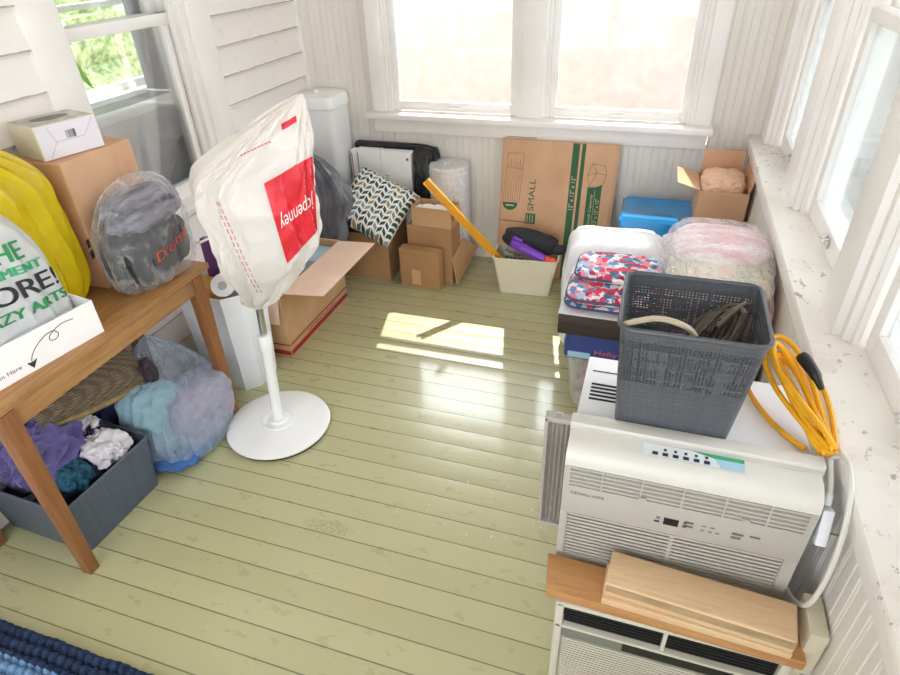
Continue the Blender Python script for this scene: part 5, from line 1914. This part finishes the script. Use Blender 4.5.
def bagtext(m_, s_, y0, y1, z0, z1, sl=-0.03, bold=True):
    lm = MB()
    for e in ((-0.0022, 0, 0.0022) if bold else (0,)):
        letter_on(lm, tr, s_, [(-1.35, y0 + e, z0), (-1.35, y1 + e, z0 + sl), (-1.35, y1 + e, z1 + sl), (-1.35, y0 + e, z1)], dd, 0.003 + abs(e) * 0.1)
    lm.build('lettering', m_, pb_, smooth=False)


bagtext('bag_green', 'LIVE THE', 0.735, 0.975, 0.945, 0.993)
bagtext('sticker_green', 'JUDGMENT', 0.78, 1.010, 0.898, 0.928)
bagtext('ink', 'MORE!', 0.77, 1.035, 0.842, 0.890)
bagtext('bag_green', 'CRAZY ARTS', 0.74, 1.04, 0.798, 0.826)

# clear bag with dark things in it
o = MB()
o.loft(bag_rings([(0.643, -1.495, 1.390, 0.06, 0.12), (0.655, -1.495, 1.390, 0.080, 0.150), (0.72, -1.495, 1.390, 0.086, 0.166), (0.80, -1.495, 1.390, 0.086, 0.168), (0.87, -1.495, 1.395, 0.080, 0.155), (0.93, -1.495, 1.405, 0.062, 0.115), (0.962, -1.495, 1.41, 0.035, 0.065), (0.975, -1.495, 1.415, 0.01, 0.02)],
                  80, 54, 2.3, 0, 0.014, (4.5, 3), 47, fine=0.5))
cb = o.build('shopping_bag', 'clear', None, origin=(-1.495, 1.390, 0.643))
tag(cb, 'see-through plastic bag with red print, dark clothes inside, at the table corner', 'bag')
tr = bvh_world(cb)
letter_on(MB(), tr, 'Dreamy', [(-1.35, 1.325, 0.725), (-1.35, 1.48, 0.752), (-1.35, 1.48, 0.80), (-1.35, 1.325, 0.768)], (-1, 0.0, -0.15), 0.003).build('red_lettering', mat('red_letter', 'c8553f', 0.5), cb, smooth=False)
o = MB()
o.lump((-1.495, 1.383, 0.745), (0.076, 0.148, 0.096), 91, 0.10, 2.0, 5, zmin=0.648, p=3)
tag(o.build('folded_clothes', 'cloth_black', None, origin=(-1.495, 1.33, 0.65)), 'black bundle of clothes low inside the see-through bag', 'clothes')
o = MB()
o.lump((-1.492, 1.405, 0.868), (0.070, 0.135, 0.056), 92, 0.18, 2.0, 5, p=2.8, m=Matrix.Rotation(R(10), 3, 'Y'))
tag(o.build('folded_clothes', 'cloth_grey', None, origin=(-1.492, 1.365, 0.80)), 'lilac-grey garment with painted fold shade, on top inside the see-through bag', 'clothes')

# under the table: slate basket with laundry
o = thing('plastic_basket', 'slate-grey woven-look laundry basket under the oak table', 'basket', (-1.632, 0.925, 0), (0, 0, R(-2)))
b = MB()
b.loft(tub_rings(0.345, 0.305, 0.37, 0.34, 0.208, 0.004, 0.02))
b.build('body', 'basket_blue', o, local=True, angle=60)
b = MB()
b.tube(rr(0.372, 0.342, 0.021, 0.208, 6), 0.0045, 8, True)
b.build('rim', mat('slate_rim', '59606c', 0.4, 0.05), o, local=True)


def cloth(name, m_, label, items, origin, grp=None, fq=1.7, p=2.0):
    q = MB()
    for c_, r_, sd, amp in items:
        q.lump(c_, r_, sd, amp, fq, 5, fine=0.06, p=p)
    tag(q.build(name, m_, None, angle=60, origin=origin), label, 'laundry', grp)


cloth('towel', 'lavender', 'lavender towel heaped over the left side of the slate basket', [((-1.685, 0.905, 0.245), (0.115, 0.115, 0.10), 101, 0.5)], (-1.69, 0.9, 0.2), None, (3.2, 1.3, 1.0), 2.4)
cloth('white_cloth', 'cloth_white', 'white cloth lying at the right end of the slate basket', [((-1.545, 1.00, 0.205), (0.065, 0.065, 0.045), 103, 0.5)], (-1.545, 1.0, 0.18), None, (1.2, 2.8, 1.0), 2.4)
cloth('white_cloth', 'cloth_white', 'small white cloth tucked at the back of the slate basket', [((-1.64, 1.045, 0.235), (0.05, 0.035, 0.035), 104, 0.5)], (-1.64, 1.04, 0.2), None, (2.6, 1.0, 1.0), 2.4)
cloth('dark_garment', 'cloth_dark', 'dark purple garment between the cloths in the slate basket', [((-1.61, 0.93, 0.165), (0.10, 0.10, 0.055), 105, 0.25), ((-1.60, 1.04, 0.21), (0.035, 0.05, 0.045), 106, 0.4)], (-1.58, 0.93, 0.12))
cloth('teal_cloth', 'cloth_teal', 'teal cloth at the near corner of the slate basket', [((-1.56, 0.885, 0.195), (0.055, 0.045, 0.04), 107, 0.5)], (-1.56, 0.885, 0.17), None, (1.0, 2.8, 1.2), 2.4)

# woven bag slung behind the basket
o = thing('woven_bag', 'brown woven straw bag wedged under the table above the laundry', 'bag', (-1.66, 1.14, 0.25))


def woven(u, v):
    p = V((-1.645, 0.905, 0.335)).lerp(V((-1.55, 1.225, 0.295)), u)
    q = V((-1.695, 0.915, 0.415)).lerp(V((-1.63, 1.275, 0.405)), u)
    r_ = p.lerp(q, v)
    k = math.sin(u * math.pi)
    return r_ + V((0.035 * math.sin(v * math.pi), 0, 0.02 * k - 0.03 * k * (1 - v)))


b = MB()
b.sheet(woven, 50, 20, 0.012)
b.build('body', 'wicker', o, angle=80)
b = MB()
b.tube([woven(u / 30, 0.0) for u in range(31)], 0.011, 8)
b.build('braided_edge', mat('straw_edge', '8d7850', 0.8, 0.3, 60, 0.6, 80), o)
b = MB()
b.lump(woven(1.0, 0.35) + V((0.01, 0.012, 0.0)), (0.030, 0.024, 0.05), 111, 0.35, 2.5, 4)
b.build('strap', mat('dark_leather', '3a2d35', 0.6, 0.2), o)
cloth('navy_garment', 'cloth_navy', 'dark navy garment bunched beneath the woven bag', [((-1.675, 1.215, 0.17), (0.07, 0.105, 0.165), 112, 0.3)], (-1.675, 1.215, 0.01))

# blue-tinted bag of towels
o = MB()
o.loft(bag_rings([(0.004, -1.50, 1.285, 0.10, 0.13), (0.02, -1.50, 1.285, 0.135, 0.17), (0.10, -1.50, 1.29, 0.145, 0.185), (0.18, -1.51, 1.305, 0.138, 0.175), (0.26, -1.55, 1.335, 0.105, 0.125), (0.32, -1.59, 1.36, 0.065, 0.075), (0.355, -1.60, 1.345, 0.04, 0.05), (0.38, -1.61, 1.35, 0.022, 0.03), (0.392, -1.615, 1.355, 0.01, 0.01)],
                  90, 60, 2.4, 0.2, 0.020, (4.0, 2.5), 53, fine=0.4))
tag(o.build('plastic_bag', 'blue_film', None, origin=(-1.50, 1.29, 0)), 'bluish see-through plastic bag of towels beside the front table leg', 'bag')
cloth('towel', 'towel_grey', 'lilac-grey towel filling the right side of the bluish bag', [((-1.452, 1.325, 0.135), (0.090, 0.140, 0.112), 121, 0.14)], (-1.46, 1.31, 0.01), None, (1.2, 2.2, 1.2), 3.2)
cloth('towel', 'towel_blue', 'light blue towel in the left side of the bluish bag', [((-1.540, 1.215, 0.155), (0.095, 0.100, 0.145), 122, 0.16)], (-1.545, 1.22, 0.04), None, (2.2, 1.2, 1.0), 3.0)
cloth('towel', 'towel_deep', 'deep blue towel at the bottom of the bluish bag', [((-1.47, 1.215, 0.035), (0.10, 0.115, 0.028), 123, 0.12)], (-1.47, 1.22, 0.01), None, (1.5, 1.5, 1.0), 3.0)

# trash can with things in it
o = thing('trash_can', 'light grey plastic trash can between the oak table and the fan', 'bin', (-1.54, 1.70, 0))


def oct_ring(w, d, ch, z):
    pts = [(-w / 2 + ch, -d / 2), (w / 2 - ch, -d / 2), (w / 2, -d / 2 + ch), (w / 2, d / 2 - ch), (w / 2 - ch, d / 2), (-w / 2 + ch, d / 2), (-w / 2, d / 2 - ch), (-w / 2, -d / 2 + ch)]
    return [V((x, y, z)) for x, y in pts]


b = MB()
H_ = 0.452
b.loft([oct_ring(0.255, 0.205, 0.045, 0), oct_ring(0.262, 0.212, 0.046, 0.01), oct_ring(0.305, 0.255, 0.055, H_ - 0.03), oct_ring(0.318, 0.268, 0.057, H_ - 0.028), oct_ring(0.322, 0.272, 0.058, H_ - 0.004), oct_ring(0.316, 0.266, 0.056, H_),
        oct_ring(0.302, 0.252, 0.053, H_ - 0.003), oct_ring(0.25, 0.20, 0.043, 0.006)])
b.build('body', 'bin_grey', o, local=True, angle=25)
o = MB()
pk = [V((-1.655, 1.80, 0.40)), V((-1.50, 1.815, 0.40))]
o.obox((-1.525, 1.755, 0.50), (0.19, 0.035, 0.22), Matrix.Rotation(R(-8), 3, 'Y') @ Matrix.Rotation(R(-10), 3, 'X'), 0.012)
pp = o.build('purple_pack', 'pack_purple', None, origin=(-1.565, 1.755, 0.42))
tag(pp, 'purple plastic pack with white swirls standing in the trash can', 'pack')
tr = bvh_world(pp)
b = MB()
for q in ([(-1.55, 1.70, 0.565), (-1.505, 1.70, 0.555), (-1.50, 1.70, 0.575), (-1.54, 1.70, 0.59)], [(-1.535, 1.70, 0.595), (-1.49, 1.70, 0.60), (-1.50, 1.70, 0.615), (-1.54, 1.70, 0.608)],
          [(-1.60, 1.70, 0.60), (-1.575, 1.70, 0.598), (-1.575, 1.70, 0.61), (-1.60, 1.70, 0.612)]):
    decal(b, tr, q, (0, 1, 0), 4, 2, 0.001)
b.build('white_swirl', 'white_ink', pp, smooth=False)
o = MB()
o.lump((-1.585, 1.665, 0.405), (0.065, 0.06, 0.065), 131, 0.1, 1.5, 4, ridge=False, p=3)
tag(o.build('amber_tub', 'amber', None, origin=(-1.585, 1.665, 0.35)), 'amber yellow container inside the trash can', 'container')
o = thing('paper_roll', 'white paper roll lying in the trash can, end facing out', 'roll', (-1.50, 1.66, 0.44))
ax = Matrix.Rotation(R(62), 3, 'X') @ Matrix.Rotation(R(35), 3, 'Y')
b = MB()
b.lathe([(0.016, -0.04), (0.043, -0.04), (0.043, 0.05), (0.016, 0.05)], (-1.495, 1.670, 0.455), 28, ax)
b.build('roll', 'paper', o)
b = MB()
b.lathe([(0.008, -0.01), (0.0158, -0.01), (0.0158, 0.053), (0.008, 0.053)], (-1.495, 1.670, 0.455), 20, ax)
b.build('core', 'steel', o)

# pedestal fan wearing a carrier bag
o = thing('pedestal_fan', 'white pedestal fan with a round base, its head covered by a bag', 'fan', (-1.203, 1.440, 0))
b = MB()
b.lathe([(0.0, 0.006), (0.175, 0.006), (0.19, 0.010), (0.194, 0.016), (0.192, 0.021), (0.182, 0.025), (0.10, 0.031), (0.062, 0.033), (0.058, 0.037), (0.054, 0.036), (0.05, 0.034), (0.034, 0.036), (0.030, 0.044), (0.0, 0.044)], (0, 0, 0), 64)
base = b.build('base', 'fan_white', o, local=True)
MB().lathe([(0.0, 0.0), (0.186, 0.0), (0.186, 0.006), (0.0, 0.006)], (0, 0, 0), 48).build('foot_ring', 'black', base, local=True)
lean_ = Matrix.Rotation(R(1.5), 3, 'Y') @ Matrix.Rotation(R(-3.0), 3, 'X')
b = MB()
b.lathe([(0.0, 0.036), (0.021, 0.036), (0.020, 0.07), (0.019, 0.36), (0.0, 0.36)], (0, 0, 0), 28, lean_)
b.build('pole', 'fan_white', o, local=True)
b = MB()
b.lathe([(0.0, 0.352), (0.024, 0.352), (0.025, 0.36), (0.025, 0.405), (0.022, 0.412), (0.0, 0.412)], (0, 0, 0), 28, lean_)
b.build('collar', 'fan_white', o, local=True)
b = MB()
b.lathe([(0.0, 0.40), (0.0125, 0.40), (0.0125, 0.66), (0.0, 0.66)], (0, 0, 0), 20, lean_)
b.build('inner_pole', 'chrome', o, local=True)
hx = Matrix.Rotation(R(60), 3, 'Z') @ Matrix.Rotation(R(90), 3, 'Y')
b = MB()
b.lathe([(0.0, -0.06), (0.07, -0.06), (0.12, -0.035), (0.145, 0.0), (0.12, 0.03), (0.07, 0.045), (0.0, 0.05)], (0.09, 0.038, 0.83), 40, hx)
b.build('fan_head', 'fan_white', o, local=True)

prof = [(0.520, -1.1850, 1.468, 0.0200, 0.020), (0.545, -1.1850, 1.468, 0.0450, 0.040), (0.600, -1.1590, 1.468, 0.0840, 0.075), (0.660, -1.1430, 1.468, 0.1230, 0.108), (0.720, -1.1270, 1.468, 0.1590, 0.135), (0.810, -1.1100, 1.468, 0.2000, 0.158), (0.900, -1.1140, 1.468, 0.2060, 0.163), (0.965, -1.1130, 1.468, 0.2050, 0.158), (1.010, -1.0940, 1.468, 0.1910, 0.145), (1.050, -1.0585, 1.468, 0.1565, 0.125), (1.100, -1.0100, 1.468, 0.1150, 0.095), (1.150, -0.9615, 1.468, 0.0685, 0.060), (1.190, -0.9235, 1.468, 0.0315, 0.025), (1.213, -0.9015, 1.468, 0.0085, 0.006)]
o = MB()
o.loft(bag_rings(prof, 140, 110, 4.2, R(36), 0.022, (2.6, 4.0), 63, extent=True, fine=0.75))
cbag = o.build('carrier_bag', 'white_bag', None, origin=(-1.10, 1.465, 0.52))
tag(cbag, 'white carrier bag with a red logo panel pulled upside down over the fan', 'bag')
tr = bvh_world(cbag)
vd = V((-0.55, 0.80, -0.36))
TLc, TRc, BRc, BLc = V((-1.045, 1.44, 0.966)), V((-0.872, 1.44, 1.063)), V((-0.897, 1.44, 0.840)), V((-1.022, 1.44, 0.724))
decal(MB(), tr, [BLc, BRc, TRc, TLc], vd, 70, 70, 0.004).build('red_panel', 'bag_red', cbag)
qq = [BLc, BRc, TRc, TLc]
# the bag hangs upside down, so its lettering does too
tq = [bil(qq, 0.94, 0.58), bil(qq, 0.10, 0.60), bil(qq, 0.10, 0.38), bil(qq, 0.94, 0.34)]
letter_on(MB(), tr, 'jcpenney', tq, vd, 0.0085).build('lettering', 'white_ink', cbag, smooth=False)
b = MB()
for k in range(2):
    for q in range(15):
        u0 = q / 15
        a = V((-1.212 + 0.012 * k, 1.44, 0.90)).lerp(V((-1.150 + 0.014 * k, 1.44, 0.60)), u0)
        c_ = V((-1.212 + 0.012 * k, 1.44, 0.90)).lerp(V((-1.150 + 0.014 * k, 1.44, 0.60)), u0 + 0.045)
        decal(b, tr, [c_ - V((0.002, 0, 0)), c_ + V((0.002, 0, 0)), a + V((0.002, 0, 0)), a - V((0.002, 0, 0))], vd, 1, 2, 0.0018)
b.build('faded_red_lines', 'pink_ink', cbag, smooth=False)
b = MB()
decal(b, tr, [V((-0.955, 1.44, 1.122)), V((-0.905, 1.44, 1.150)), V((-0.905, 1.44, 1.166)), V((-0.955, 1.44, 1.138))], vd, 6, 2, 0.002)
b.build('red_tab', 'bag_red', cbag, smooth=False)
b = MB()
for q in range(9):
    a = V((-1.10, 1.44, 1.035)).lerp(V((-0.995, 1.44, 1.085)), q / 9)
    c_ = V((-1.10, 1.44, 1.035)).lerp(V((-0.995, 1.44, 1.085)), (q + 0.8) / 9)
    decal(b, tr, [a, c_, c_ + V((0, 0, 0.004)), a + V((0, 0, 0.004))], vd, 2, 1, 0.002)
b.build('seam_stitches', 'pink_ink', cbag, smooth=False)

# rug in the near corner
def rugpt(u, v):
    x = -1.75 + 1.10 * u
    y = 0.515 - 0.42 * v
    a = x * 38
    r_ = (0.515 - y) * 36
    row = math.floor(r_)
    bx_ = math.sin(a * math.pi / 1.0 + (row % 2) * math.pi / 2) ** 2
    by_ = math.sin((r_ - row) * math.pi) ** 2
    ed = min(1, v * 40) * min(1, u * 60) * min(1, (1 - u) * 60)
    return V((x, y + 0.004 * noise.noise(V((x * 14, 0, 0))) * (1 - v), 0.006 + (0.022 * (bx_ * by_) ** 0.6 + 0.003 * noise.noise(V((x * 90, y * 90, 0)))) * ed))


o = MB()
o.sheet(rugpt, 560, 150, 0.004)
tag(o.build('rug', 'rug', None, angle=180, origin=(-1.2, 0.515, 0)), 'chunky navy and blue woven rug at the near left edge of the floor', 'rug')

# things seen through the house window
o = MB()
o.loft([rr(0.15, 0.95, 0.05, z, 5, (-2.01, 2.02)) for z in (0.10, 0.5, 0.96)] + [rr(0.13, 0.92, 0.045, 0.995, 5, (-2.01, 2.02)), rr(0.08, 0.86, 0.03, 1.01, 5, (-2.01, 2.02))])
o.lump((-2.3, 1.9, 0.30), (0.25, 0.40, 0.16), 141, 0.06, 1.5, 4, p=4)
o.box((-2.5, 1.52, 0.001), (-1.97, 2.28, 0.2), 0.02)
tag(o.build('armchair', 'couch', None, origin=(-2.1, 1.9, 0)), 'grey upholstered chair back pressed close behind the clapboard window', 'chair')
o = MB()
o.sheet(lambda u, v: V((-4.0 + 0.03 * math.sin(u * 22), 4.22 + 0.52 * u, 0.1 + 2.0 * v)), 60, 4, 0.004)
tag(o.build('curtain', 'curtain', None, origin=(-4.0, 4.5, 0.1)), 'grey curtain at the far window inside the house', 'curtain')
o = MB()


def leafpt(u, v):
    w_ = 0.014 * math.sin(min(1, v * 1.05) * math.pi) ** 0.7 * (u - 0.5) * 2
    return V((-1.912 + 0.01 * v, 1.685 + w_ + 0.075 * v, 1.285 - 0.14 * v - 0.02 * v * v))


o.sheet(leafpt, 6, 16, 0.001)
o.tube([(-1.912, 1.685, 1.284), (-1.916, 1.64, 1.33), (-1.925, 1.60, 1.2), (-1.925, 1.52, 0.005)], 0.004, 6)
tag(o.build('plant', 'leaf', None, origin=(-1.92, 1.6, 0)), 'bright green leaf hanging inside the clapboard window', 'plant')
